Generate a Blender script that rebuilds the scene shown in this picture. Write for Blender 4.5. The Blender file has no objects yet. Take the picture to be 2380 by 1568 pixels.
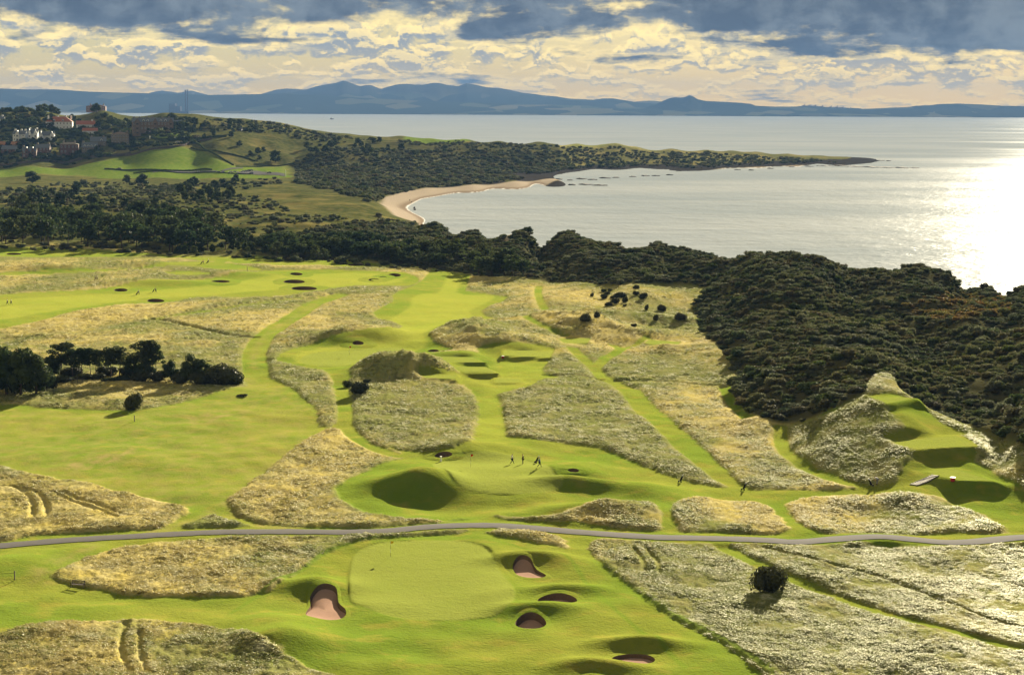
import bpy, bmesh, math, random
import numpy as np
from mathutils import Matrix, Vector

random.seed(7)
rng = np.random.default_rng(7)
scene = bpy.context.scene
col = scene.collection
R = math.radians

# ------------------------------------------------------------------ camera
CAM_Z = 62.0                      # metres above the links
PITCH, ROLL = R(6.63), R(0.30)
F = 4628.0                        # 70 mm lens, in units of a 2380 px wide picture
CM = Matrix.Rotation(math.pi / 2 - PITCH, 4, 'X') @ Matrix.Rotation(ROLL, 4, 'Z')
cd = bpy.data.cameras.new('camera')
cam = bpy.data.objects.new('camera', cd)
col.objects.link(cam)
cd.lens, cd.sensor_width, cd.sensor_fit = 70.0, 36.0, 'HORIZONTAL'
cd.clip_start, cd.clip_end = 1.0, 120000.0
cam.matrix_world = Matrix.Translation((0, 0, CAM_Z)) @ CM
scene.camera = cam
CMN = np.array(CM.to_3x3())

# ------------------------------------------------------------------ light
SUN_AZ, SUN_EL = R(16.0), R(14.5)          # to the right of the view axis, low evening sun
scene.view_settings.view_transform = 'Standard'
scene.view_settings.look = 'None'
scene.view_settings.gamma = 1.0
scene.view_settings.exposure = 2.2
sd = bpy.data.lights.new('sun', 'SUN')
sd.energy, sd.angle, sd.color = 5.0, R(0.5), (1.0, 0.88, 0.64)
sun = bpy.data.objects.new('sun', sd)
col.objects.link(sun)
SUN_DIR = Vector((math.sin(SUN_AZ) * math.cos(SUN_EL), math.cos(SUN_AZ) * math.cos(SUN_EL), math.sin(SUN_EL)))
sun.rotation_euler = (-SUN_DIR).to_track_quat('-Z', 'Y').to_euler()


class N:
    """small helper for node trees"""
    def __init__(self, nt):
        self.nt = nt
        nt.nodes.clear()

    def n(self, kind, **kw):
        nd = self.nt.nodes.new(kind)
        for k, v in kw.items():
            if k.startswith('i_'):
                key = k[2:]
                key = int(key) if key.isdigit() else key.replace('__', ' ')
                self.put(nd, key, v)
            else:
                setattr(nd, k, v)
        return nd

    def put(self, nd, key, v):
        s = nd.inputs[key]
        if isinstance(v, bpy.types.NodeSocket):
            self.nt.links.new(v, s)
        elif isinstance(v, bpy.types.Node):
            self.nt.links.new(v.outputs[0], s)
        else:
            s.default_value = v

    def math(self, op, a, b=0.0, clamp=False):
        nd = self.n('ShaderNodeMath', operation=op, use_clamp=clamp)
        self.put(nd, 0, a)
        self.put(nd, 1, b)
        return nd.outputs[0]

    def mix(self, f, a, b):
        nd = self.n('ShaderNodeMix', data_type='RGBA')
        self.put(nd, 0, f)
        for k, v in ((6, a), (7, b)):
            if isinstance(v, tuple) and len(v) == 3:
                v = (*v, 1.0)
            self.put(nd, k, v)
        return nd.outputs[2]

    def smooth(self, v, lo, hi):
        nd = self.n('ShaderNodeMapRange', interpolation_type='SMOOTHSTEP')
        self.put(nd, 0, v)
        nd.inputs[1].default_value, nd.inputs[2].default_value = lo, hi
        return nd.outputs[0]

    def noise(self, vec, scale, detail=3.0, rough=0.55, dist=0.0):
        nd = self.n('ShaderNodeTexNoise')
        nd.inputs['Scale'].default_value = scale
        nd.inputs['Detail'].default_value = detail
        nd.inputs['Roughness'].default_value = rough
        nd.inputs['Distortion'].default_value = dist
        if vec is not None:
            self.put(nd, 'Vector', vec)
        return nd.outputs[0]

    def attr(self, name, kind='GEOMETRY'):
        nd = self.n('ShaderNodeAttribute', attribute_type=kind, attribute_name=name)
        return nd.outputs['Fac']


# ------------------------------------------------------------------ sky: Nishita behind banks of evening cloud
world = bpy.data.worlds.new('World')
scene.world = world
world.use_nodes = True
w = N(world.node_tree)
tc = w.n('ShaderNodeTexCoord')
sky = w.n('ShaderNodeTexSky', sky_type='NISHITA', sun_disc=False, sun_elevation=SUN_EL,
          sun_rotation=SUN_AZ, air_density=1.2, dust_density=2.0, ozone_density=1.0)
sep = w.n('ShaderNodeSeparateXYZ', i_0=tc.outputs['Generated'])
el = w.math('MAXIMUM', sep.outputs[2], 0.0)
# height above the horizon on a log scale, so cloud banks shrink towards the horizon
wl = w.math('LOGARITHM', w.math('ADD', w.math('MULTIPLY', el, 45.0), 1.0), math.e)


def cloudvec(ax, bz, seed, up=0.0):
    cb = w.n('ShaderNodeCombineXYZ')
    w.put(cb, 0, w.math('MULTIPLY', sep.outputs[0], ax))
    w.put(cb, 1, w.math('ADD', w.math('MULTIPLY', sep.outputs[1], ax), seed))
    w.put(cb, 2, w.math('MULTIPLY', w.math('ADD', wl, up), bz))
    return cb.outputs[0]


def heap(up):
    """density of the heaped cumulus, sampled a little higher for up > 0"""
    puff = w.noise(cloudvec(58.0, 5.0, 11.0, up), 1.0, 11.0, 0.58, 0.25)
    big = w.noise(cloudvec(14.0, 2.2, 3.3, up), 1.0, 2.0, 0.5)
    return w.math('ADD', w.math('MULTIPLY', puff, 1.0), w.math('MULTIPLY', w.math('SUBTRACT', big, 0.5), 0.55))


low = w.smooth(wl, 0.0, 1.0)
d1 = heap(0.0)
lit = w.smooth(w.math('SUBTRACT', d1, heap(0.05)), -0.03, 0.055)     # tops catch the light, bases stay grey
m1 = w.smooth(d1, 0.42, 0.52)
core = w.smooth(d1, 0.50, 0.66)
fine = w.noise(cloudvec(120.0, 13.0, 7.0), 1.0, 8.0, 0.6, 0.3)
flat = w.noise(cloudvec(13.0, 3.6, 21.0), 1.0, 9.0, 0.56, 0.25)
bias = w.math('SUBTRACT', w.math('MULTIPLY', w.smooth(wl, 0.70, 1.28), 0.275), w.math('MULTIPLY', w.smooth(wl, 1.55, 2.3), 0.14))
side = w.math('MULTIPLY', w.smooth(sep.outputs[0], 0.08, 0.25), w.smooth(wl, 0.5, 0.95))
bias = w.math('ADD', bias, w.math('MULTIPLY', side, 0.33))
d2 = w.math('ADD', w.math('ADD', w.math('SUBTRACT', w.math('MULTIPLY', flat, 1.0), 0.085), w.math('MULTIPLY', fine, 0.17)), bias)
m2 = w.smooth(d2, 0.575, 0.72)
rim = w.math('MULTIPLY', w.smooth(d2, 0.53, 0.60), w.math('SUBTRACT', 1.0, m2))
skyc = w.n('ShaderNodeVectorMath', operation='SCALE')
w.put(skyc, 0, sky.outputs[0])
skyc.inputs['Scale'].default_value = 0.10
clear = w.mix(0.82, skyc.outputs[0], w.mix(low, (3.1, 1.9, 0.33), (1.95, 1.72, 0.85)))
glow = w.mix(low, (3.7, 2.35, 0.52), (3.3, 2.55, 1.0))               # sunlit cloud, warmer near the horizon
grey = w.mix(low, (2.1, 1.45, 0.56), (0.72, 0.82, 0.93))
body = w.mix(lit, grey, glow)
c = w.mix(w.math('MULTIPLY', m1, 0.9), clear, body)
c = w.mix(w.math('MULTIPLY', core, w.math('SUBTRACT', 0.7, w.math('MULTIPLY', lit, 0.4))), c, grey)
c = w.mix(w.math('MULTIPLY', rim, 0.5), c, glow)
slate = w.mix(w.smooth(w.math('ADD', w.math('MULTIPLY', d1, 0.6), w.math('MULTIPLY', flat, 0.4)), 0.36, 0.62), (0.50, 0.60, 0.70), (0.19, 0.265, 0.39))
c = w.mix(m2, c, slate)
bg = w.n('ShaderNodeBackground', i_Color=c, i_Strength=0.10)
out = w.n('ShaderNodeOutputWorld', i_Surface=bg)

# ------------------------------------------------------------------ surveying helpers
SEA = -10.0


def rays(uv):
    uv = np.atleast_2d(np.asarray(uv, float))
    c = np.stack([(uv[:, 0] - 1190) / F, -(uv[:, 1] - 784) / F, -np.ones(len(uv))], 1)
    d = c @ CMN.T
    return d / d[:, 1:2]                     # one unit of y per step


def at_z(uv, z):
    d = rays(uv)
    t = (z - CAM_Z) / d[:, 2]
    return np.stack([d[:, 0] * t, t, np.full(len(t), 1.0) * z], 1)


def at_d(uv, dist):
    d = rays(uv)
    return d * dist + np.array([0, 0, CAM_Z])


def _hash(ix, iy, s):
    h = (ix * 374761393 + iy * 668265263 + s * 974711) & 0x7fffffff
    h = ((h ^ (h >> 13)) * 1274126177) & 0x7fffffff
    h = (h ^ (h >> 16)) & 0x7fffffff
    return h


def perlin(x, y, s=0):
    x0 = np.floor(x).astype(np.int64)
    y0 = np.floor(y).astype(np.int64)
    fx, fy = x - x0, y - y0
    sx, sy = fx * fx * fx * (fx * (fx * 6 - 15) + 10), fy * fy * fy * (fy * (fy * 6 - 15) + 10)

    def g(ix, iy, dx, dy):
        a = _hash(ix, iy, s) * (2 * math.pi / 0x7fffffff)
        return np.cos(a) * dx + np.sin(a) * dy
    n0 = g(x0, y0, fx, fy) * (1 - sx) + g(x0 + 1, y0, fx - 1, fy) * sx
    n1 = g(x0, y0 + 1, fx, fy - 1) * (1 - sx) + g(x0 + 1, y0 + 1, fx - 1, fy - 1) * sx
    return (n0 * (1 - sy) + n1 * sy) * 1.41


def fbm(x, y, octaves=4, s=0, gain=0.5):
    a, t, f = 1.0, 0.0, 1.0
    for o in range(octaves):
        t = t + a * perlin(x * f, y * f, s + o * 17)
        a *= gain
        f *= 2.03
    return t


def sstep(v, lo, hi):
    t = np.clip((v - lo) / (hi - lo), 0, 1)
    return t * t * (3 - 2 * t)


# crop readings of the photograph, brought to the 2380 px frame
def crop(x0, y0, k):
    return lambda *p: [((x0 + a / k) / 1.6462, (y0 + b / k) / 1.6462) for a, b in p]


c1 = crop(1000, 1200, 1.9833)
c2 = crop(2000, 1000, 2.38)
c3 = crop(2700, 1000, 1.6503)
c4 = crop(0, 1700, 1.78)
c5 = crop(1000, 1900, 1.7)
c6 = crop(0, 900, 1.8308)
c7 = crop(1200, 1650, 2.1636)
c8 = crop(1200, 950, 2.38)
c9 = crop(0, 1250, 2.38)
cR = crop(2200, 1800, 1.3853)
cV = crop(0, 350, 4.76)
cU = crop(400, 350, 3.1733)
cB = crop(1000, 600, 3.4)

# ------------------------------------------------------------------ base relief: spot heights, then a smooth surface through them
spots = []


def sz(z, *uv):
    for p in uv:
        spots.append(at_z([p], z)[0])


def sdist(d, *uv):
    for p in uv:
        spots.append(at_d([p], d)[0])


def behind(uv, z0, gap, z1):
    """a crest at uv of height z0, and lower ground a little farther off"""
    p = at_z([uv], z0)[0]
    spots.append(p)
    k = (p[1] + gap) / p[1]
    spots.append(np.array([p[0] * k, p[1] * k, z1]))


# links, flat
for u in range(-500, 2900, 340):
    for v in (1900, 1568, 1400, 1240, 1150):
        sz(0.0, (u, v))
for u in range(-500, 1700, 300):
    for v in (1030, 930, 840, 760):
        sz(0.0, (u, v))
for u in range(-500, 1250, 290):
    for v in (700, 650, 600):
        sz(0.0, (u, v))
sz(0.1, (960, 614), (1010, 617), (1060, 619), (1110, 622), (1160, 632), (1210, 643))
sz(0.3, (1300, 640), (1400, 680), (1560, 700), (1600, 800), (1680, 900), (1300, 700), (1720, 960))
# dune belt on the right, rising from the links to the crest above the bay
sz(1.0, (1690, 860), (1760, 985), (1640, 760), (1640, 690))
sz(4.0, (1800, 900), (1700, 690), (1750, 800), (1560, 625))
sz(7.0, (1900, 850), (1850, 740), (1950, 920))
sz(8.5, (2035, 900), (2060, 868))
sz(3.0, (2200, 880), (2330, 930), (2150, 820))
sz(6.0, (2330, 830), (2050, 740), (2380, 1000))
sz(7.5, (2060, 935),)
sz(6.2, (2110, 980),)
sz(0.2, (1830, 1010), (1900, 1095), (2030, 1135), (1990, 1130), (2380, 1170), (2250, 1165), (2080, 1160))
sz(3.6, (2170, 1032), (2250, 1035))
sz(2.0, (2330, 1080),)
sz(9.0, (2250, 760), (2500, 900), (2600, 800))
sz(4.0, (2240, 700), (2330, 715), (1980, 690))
sz(6.0, (2600, 1050), (2900, 1000))
for (u, v, z) in ((1020, 513, 4.0), (1100, 540, 7.0), (1180, 542, 8.0), (1230, 527, 11.0), (1290, 545, 8.0), (1330, 538, 9.0),
                  (1420, 561, 7.5), (1530, 553, 11.0), (1590, 570, 9.0), (1640, 583, 8.0), (1760, 584, 10.0), (1830, 590, 12.0),
                  (1900, 589, 14.0), (1945, 600, 12.0), (1985, 620, 8.5), (2030, 618, 9.5), (2130, 626, 9.0), (2200, 634, 9.0),
                  (2290, 652, 8.0), (2380, 664, 8.0), (2500, 690, 8.0), (2700, 720, 8.0), (2900, 740, 8.0)):
    behind((u, v + 7), z, 70.0, -13.0)
# deep water in the bay
for (u, v) in ((1100, 490), (1300, 470), (1500, 430), (1700, 420), (1900, 410), (2100, 405), (2300, 420), (2380, 500), (2200, 500),
               (1900, 500), (1600, 500), (1400, 500), (2600, 450), (2800, 560), (2250, 380), (2500, 380), (2200, 560), (1750, 535), (1330, 440), (2900, 400)):
    sz(-17.0, (u, v))
# water's edge
sz(SEA - 0.6, (1060, 452), (1150, 441), (1250, 431), (985, 466), (966, 480), (968, 494), (1000, 512), (1310, 423),
   (1420, 417), (1540, 408), (1660, 397), (1760, 394), (1860, 391), (1945, 388))
# head of the beach
sz(SEA + 3.4, (884, 474), (895, 456), (990, 439), (1100, 431), (1200, 423), (1300, 419), (930, 498))
sz(SEA + 1.0, (920, 480), (960, 462), (1050, 445), (1150, 434))
# rough ground behind the beach and the belt of wood
sz(1.0, (0, 560), (150, 550), (300, 555), (450, 560), (600, 565), (750, 560), (900, 552), (-300, 560))
sz(2.5, (0, 500), (150, 500), (300, 500), (500, 510), (700, 515), (850, 515), (-300, 500))
sz(1.5, (100, 460), (400, 460), (560, 470), (640, 480), (760, 475), (820, 490), (700, 450), (850, 460), (-300, 450))
sdist(1680, (560, 425), (400, 428), (200, 428), (0, 430), (-300, 430), (700, 425), (800, 425))
sdist(1900, (560, 402), (420, 404), (300, 405), (650, 402), (750, 405), (200, 408), (0, 408), (-300, 408))
# the village hill
sdist(2000, (150, 392), (0, 394), (-300, 394), (300, 385), (450, 384), (600, 390))
sdist(2080, (0, 378), (150, 372), (300, 360), (420, 345), (500, 340), (560, 352), (640, 376), (700, 385), (-300, 378))
sdist(2180, (0, 335), (130, 325), (240, 325), (340, 315), (450, 318), (560, 312), (640, 330), (720, 345), (-300, 335))
sdist(2290, (0, 297), (140, 299), (240, 296), (360, 297), (460, 292), (560, 292), (640, 302), (700, 312), (-300, 297))
for (u, v, d) in ((-300, 266, 2400), (0, 264, 2400), (100, 262, 2400), (240, 262, 2400), (380, 264, 2400), (455, 266, 2400), (560, 277, 2400), (640, 285, 2420),
                  (700, 297, 2450), (800, 315, 2480)):
    p = at_d([(u, v)], d)[0]
    spots.append(p)
    k = (d + 380) / d
    spots.append(np.array([p[0] * k, p[1] * k, p[2] - 22]))
    k = (d + 800) / d
    spots.append(np.array([p[0] * k, p[1] * k, -15.0]))
# the headland
sdist(2000, (800, 385), (900, 395), (1000, 400))
sdist(2150, (800, 350), (900, 360), (1000, 372), (1100, 385), (1200, 398))
sdist(2300, (900, 335), (1000, 342), (1100, 352), (1200, 362), (1300, 380), (1380, 395))
sdist(2400, (1000, 330), (1100, 334), (1200, 340), (1300, 352), (1400, 372), (1480, 385), (1560, 385))
sdist(2560, (1500, 352), (1620, 360), (1700, 372), (1800, 378), (1900, 383))
for (u, v, d) in ((860, 323, 2520), (930, 320, 2520), (1000, 321, 2520), (1080, 321, 2520), (1160, 328, 2540), (1250, 330, 2560), (1340, 334, 2600), (1400, 337, 2620),
                  (1433, 332, 2600), (1480, 341, 2640), (1560, 345, 2680), (1640, 348, 2700), (1700, 349, 2720), (1760, 352, 2740), (1830, 357, 2760),
                  (1900, 361, 2780), (1960, 364.5, 2800), (2010, 367.5, 2820)):
    p = at_d([(u, v)], d)[0]
    spots.append(p)
    k = (d + 170) / d
    spots.append(np.array([p[0] * k, p[1] * k, -13.0]))
for (u, v) in ((2080, 372), (2150, 378), (2080, 396), (2000, 396), ):
    sz(SEA - 1.2 if v == 374 else -14.0, (u, v))
for u in range(-600, 3000, 300):                     # open water beyond
    sz(-18.0, (u, 325) if u > 1700 else (u, 300))
    spots.append(np.array([(u - 1190) / F * 3600, 3600.0, -18.0]))
    spots.append(np.array([(u - 1190) / F * 3200, 3200.0, -17.0]))
for x in (-160, 0, 160):
    spots.append(np.array([x, 150.0, 0.0]))
S = np.array(spots)


def qspace(x, y):
    return np.stack([x / y * 6.5, np.log(y) * 1.0], -1)


SQ = qspace(S[:, 0], S[:, 1])
_keep = []
for i in range(len(SQ)):                              # drop spots that nearly coincide
    if all(np.hypot(*(SQ[i] - SQ[j])) > 0.006 for j in _keep):
        _keep.append(i)
S, SQ = S[_keep], SQ[_keep]
EPS2 = 0.02 ** 2
_A = np.sqrt(((SQ[:, None] - SQ[None]) ** 2).sum(-1) + EPS2)
_A -= np.eye(len(SQ)) * 0.004
SW = np.linalg.solve(_A, S[:, 2])


def base_rbf(x, y):
    q = qspace(x, y).astype(np.float32)
    z = np.zeros(len(q), np.float32)
    for (a, b), wt in zip(SQ.astype(np.float32), SW.astype(np.float32)):
        z += wt * np.sqrt((q[:, 0] - a) ** 2 + (q[:, 1] - b) ** 2 + np.float32(EPS2))
    return z.astype(float)


# coarse lookup of the base relief
LA = np.linspace(-0.36, 0.36, 260)
LD = np.log(np.geomspace(150, 3500, 420))
_a, _d = np.meshgrid(LA, np.exp(LD), indexing='ij')
LZ = base_rbf((_a * _d).ravel(), _d.ravel()).reshape(_a.shape)


def bilin(tab, ga, gd, a, d):
    i = np.clip((a - ga[0]) / (ga[1] - ga[0]), 0, len(ga) - 1.001)
    j = np.clip((d - gd[0]) / (gd[1] - gd[0]), 0, len(gd) - 1.001)
    i0, j0 = i.astype(int), j.astype(int)
    fi, fj = i - i0, j - j0
    return (tab[i0, j0] * (1 - fi) * (1 - fj) + tab[i0 + 1, j0] * fi * (1 - fj)
            + tab[i0, j0 + 1] * (1 - fi) * fj + tab[i0 + 1, j0 + 1] * fi * fj)


def base_h(x, y):
    return bilin(LZ, LA, LD, x / y, np.log(y))


def cast(uv, hfun=None):
    """where the line of sight through a point of the photograph meets the ground"""
    hfun = hfun or base_h
    d = rays(uv)
    t = np.geomspace(170, 3400, 1400)
    T = np.broadcast_to(t, (len(d), len(t)))
    X, Y, Z = d[:, 0:1] * T, T, CAM_Z + d[:, 2:3] * T
    H = hfun(X.ravel(), Y.ravel()).reshape(T.shape)
    under = Z < H
    k = np.where(under.any(1), under.argmax(1), len(t) - 1)
    k = np.maximum(k, 1)
    r = np.arange(len(d))
    g0, g1 = (Z - H)[r, k - 1], (Z - H)[r, k]
    f = np.clip(g0 / np.where(g0 - g1 == 0, 1, g0 - g1), 0, 1)
    tt = t[k - 1] + (t[k] - t[k - 1]) * f
    return np.stack([d[:, 0] * tt, tt, CAM_Z + d[:, 2] * tt], 1)


# ------------------------------------------------------------------ the land sheet
rows = np.concatenate([1 / np.linspace(1 / 176, 1 / 900, 610)[:-1], np.geomspace(900, 3250, 250)])
NA = 980
aa = np.linspace(-0.32, 0.32, NA)
GA, GY = np.meshgrid(aa, rows, indexing='ij')
VX, VY = (GA * GY).ravel(), GY.ravel()
VB = base_rbf(VX, VY)
nV = len(VX)

mown = np.ones(nV)
green = np.zeros(nV)
lush = np.zeros(nV)
sand = np.zeros(nV)
wild = np.zeros(nV)          # 0 links turf, 1 scrub floor
dig = np.zeros(nV)           # ditches and wheel tracks


def world(poly, lift=0.0):
    return cast(poly, (lambda x, y: base_h(x, y) + lift) if lift else None)[:, :2]


def sdf(P, X, Y, m):
    """signed distance (inside > 0) of the points near polygon P"""
    lo, hi = P.min(0) - m, P.max(0) + m
    idx = np.nonzero((X > lo[0]) & (X < hi[0]) & (Y > lo[1]) & (Y < hi[1]))[0]
    x, y = X[idx], Y[idx]
    ins = np.zeros(len(idx), bool)
    dm = np.full(len(idx), 1e9)
    for (ax, ay), (bx, by) in zip(P, np.roll(P, -1, 0)):
        ex, ey = bx - ax, by - ay
        t = np.clip(((x - ax) * ex + (y - ay) * ey) / (ex * ex + ey * ey + 1e-9), 0, 1)
        dm = np.minimum(dm, (x - ax - t * ex) ** 2 + (y - ay - t * ey) ** 2)
        if by != ay:
            ins ^= ((ay > y) != (by > y)) & (x < ex * (y - ay) / (by - ay) + ax)
    dm = np.sqrt(dm)
    return idx, np.where(ins, dm, -dm)


def ldist(P, X, Y, m):
    lo, hi = P.min(0) - m, P.max(0) + m
    idx = np.nonzero((X > lo[0]) & (X < hi[0]) & (Y > lo[1]) & (Y < hi[1]))[0]
    x, y = X[idx], Y[idx]
    dm = np.full(len(idx), 1e9)
    for (ax, ay), (bx, by) in zip(P[:-1], P[1:]):
        ex, ey = bx - ax, by - ay
        t = np.clip(((x - ax) * ex + (y - ay) * ey) / (ex * ex + ey * ey + 1e-9), 0, 1)
        dm = np.minimum(dm, (x - ax - t * ex) ** 2 + (y - ay - t * ey) ** 2)
    return idx, np.sqrt(dm)


def curve(P, n=6, closed=False):
    """Catmull-Rom through the corners, so outlines are smooth"""
    P = np.asarray(P, float)
    out = []
    m = len(P)
    for i in range(m if closed else m - 1):
        if closed:
            p0, p1, p2, p3 = P[(i - 1) % m], P[i], P[(i + 1) % m], P[(i + 2) % m]
        else:
            p0, p1, p2, p3 = P[max(i - 1, 0)], P[i], P[i + 1], P[min(i + 2, m - 1)]
        for k in range(n):
            t = k / n
            out.append(0.5 * (2 * p1 + (p2 - p0) * t + (2 * p0 - 5 * p1 + 4 * p2 - p3) * t * t + (3 * p1 - p0 - 3 * p2 + p3) * t ** 3))
    if not closed:
        out.append(P[-1])
    return np.array(out)


def paint(arr, poly, value, soft=0.35, smooth=True, lift=0.0):
    P = world(poly, lift)
    if smooth:
        P = curve(P, 3, True)
    idx, s = sdf(P, VX, VY, 3.0)
    wob = 0.6 * perlin(VX[idx] / 2.3, VY[idx] / 2.8, 8) + 0.3 * perlin(VX[idx] / 0.8, VY[idx] / 1.1, 18) if soft < 0.5 and value < 0.5 else 0.0
    k = sstep(s + wob, -soft, soft)
    arr[idx] = arr[idx] * (1 - k) + value * k


def stroke(arr, line, width, value, soft=0.35):
    """width in metres"""
    P = curve(world(line), 4)
    idx, s = ldist(P, VX, VY, width + 2)
    k = 1 - sstep(s, width / 2 - soft, width / 2 + soft)
    arr[idx] = arr[idx] * (1 - k) + value * k

# ------------------------------------------------------------------ what grows where
UPPER = [(-700, 300), (-700, 941), (-60, 941), (38, 941), (102, 949), (204, 952), (319, 953), (370, 947), (434, 932), (510, 912), (572, 897), (577, 872), (607, 868)] + \
    c1((40, 470), (130, 510), (230, 570), (330, 650), (410, 730), (430, 780), (430, 845), (520, 855), (590, 820), (590, 680), (560, 620), (545, 520), (510, 480)) + \
    [(775, 872), (800, 868), (1260, 868), (1300, 876), (1390, 880), (1430, 888), (1500, 888), (1700, 897), (1760, 985), (2000, 930), (2030, 880),
     (2100, 900), (2380, 1040), (3000, 1100), (3000, 300)]
paint(mown, UPPER, 0.0, smooth=False)
FAIR3 = [(640, 838), (655, 824), (690, 808), (740, 799), (800, 794), (860, 790), (905, 783), (928, 770), (936, 757), (912, 747), (878, 741), (868, 726), (892, 713),
         (915, 700), (912, 688), (930, 676), (962, 664), (985, 648), (1000, 630), (1012, 617), (1100, 619), (1090, 650), (1082, 676), (1130, 682), (1180, 690),
         (1172, 702), (1138, 712), (1118, 723), (1132, 737), (1172, 750), (1110, 750), (1052, 765), (1012, 778), (998, 788), (1006, 802), (1062, 820),
         (1100, 822), (1120, 815), (1165, 813), (1290, 818), (1280, 840), (1262, 858), (1264, 872), (1235, 892), (1190, 906), (1158, 915), (1166, 950), (1176, 1020),
         (1100, 1020), (1108, 970), (1113, 930), (1100, 905), (1075, 893), (1000, 880), (870, 884), (800, 890), (785, 905), (770, 880), (752, 862), (700, 850)]
paint(mown, FAIR3, 1.0, smooth=False)
F2 = c6((-60, 440), (300, 400), (700, 375), (1000, 340), (1400, 310), (1700, 275), (1850, 250), (2000, 242), (2380, 242)) + \
    c8((300, 205), (600, 210), (860, 235), (960, 285), (850, 345), (500, 335), (300, 350), (100, 372)) + \
    c6((2380, 372), (2200, 388), (2000, 420), (1700, 432), (1400, 432), (1150, 472), (900, 482), (600, 515), (400, 565), (250, 605), (-60, 645))
paint(mown, F2, 1.0)
paint(mown, c6((-60, 80), (500, 90), (900, 118), (1400, 152), (1800, 148), (2380, 168)) + c8((500, 130), (1130, 165), (1130, 185), (600, 160)) +
      c6((2380, 212), (1900, 206), (1500, 186), (1200, 156), (700, 152), (-60, 142)), 1.0)
paint(mown, c6((-60, 268), (600, 255), (1000, 235), (1200, 202), (1400, 186), (1600, 195), (1850, 240), (1600, 244), (1300, 222), (900, 246), (600, 268), (-60, 284)), 1.0)
paint(mown, c6((1150, 262), (1300, 252), (1420, 262), (1480, 280), (1300, 280)), 1.0)

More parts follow.
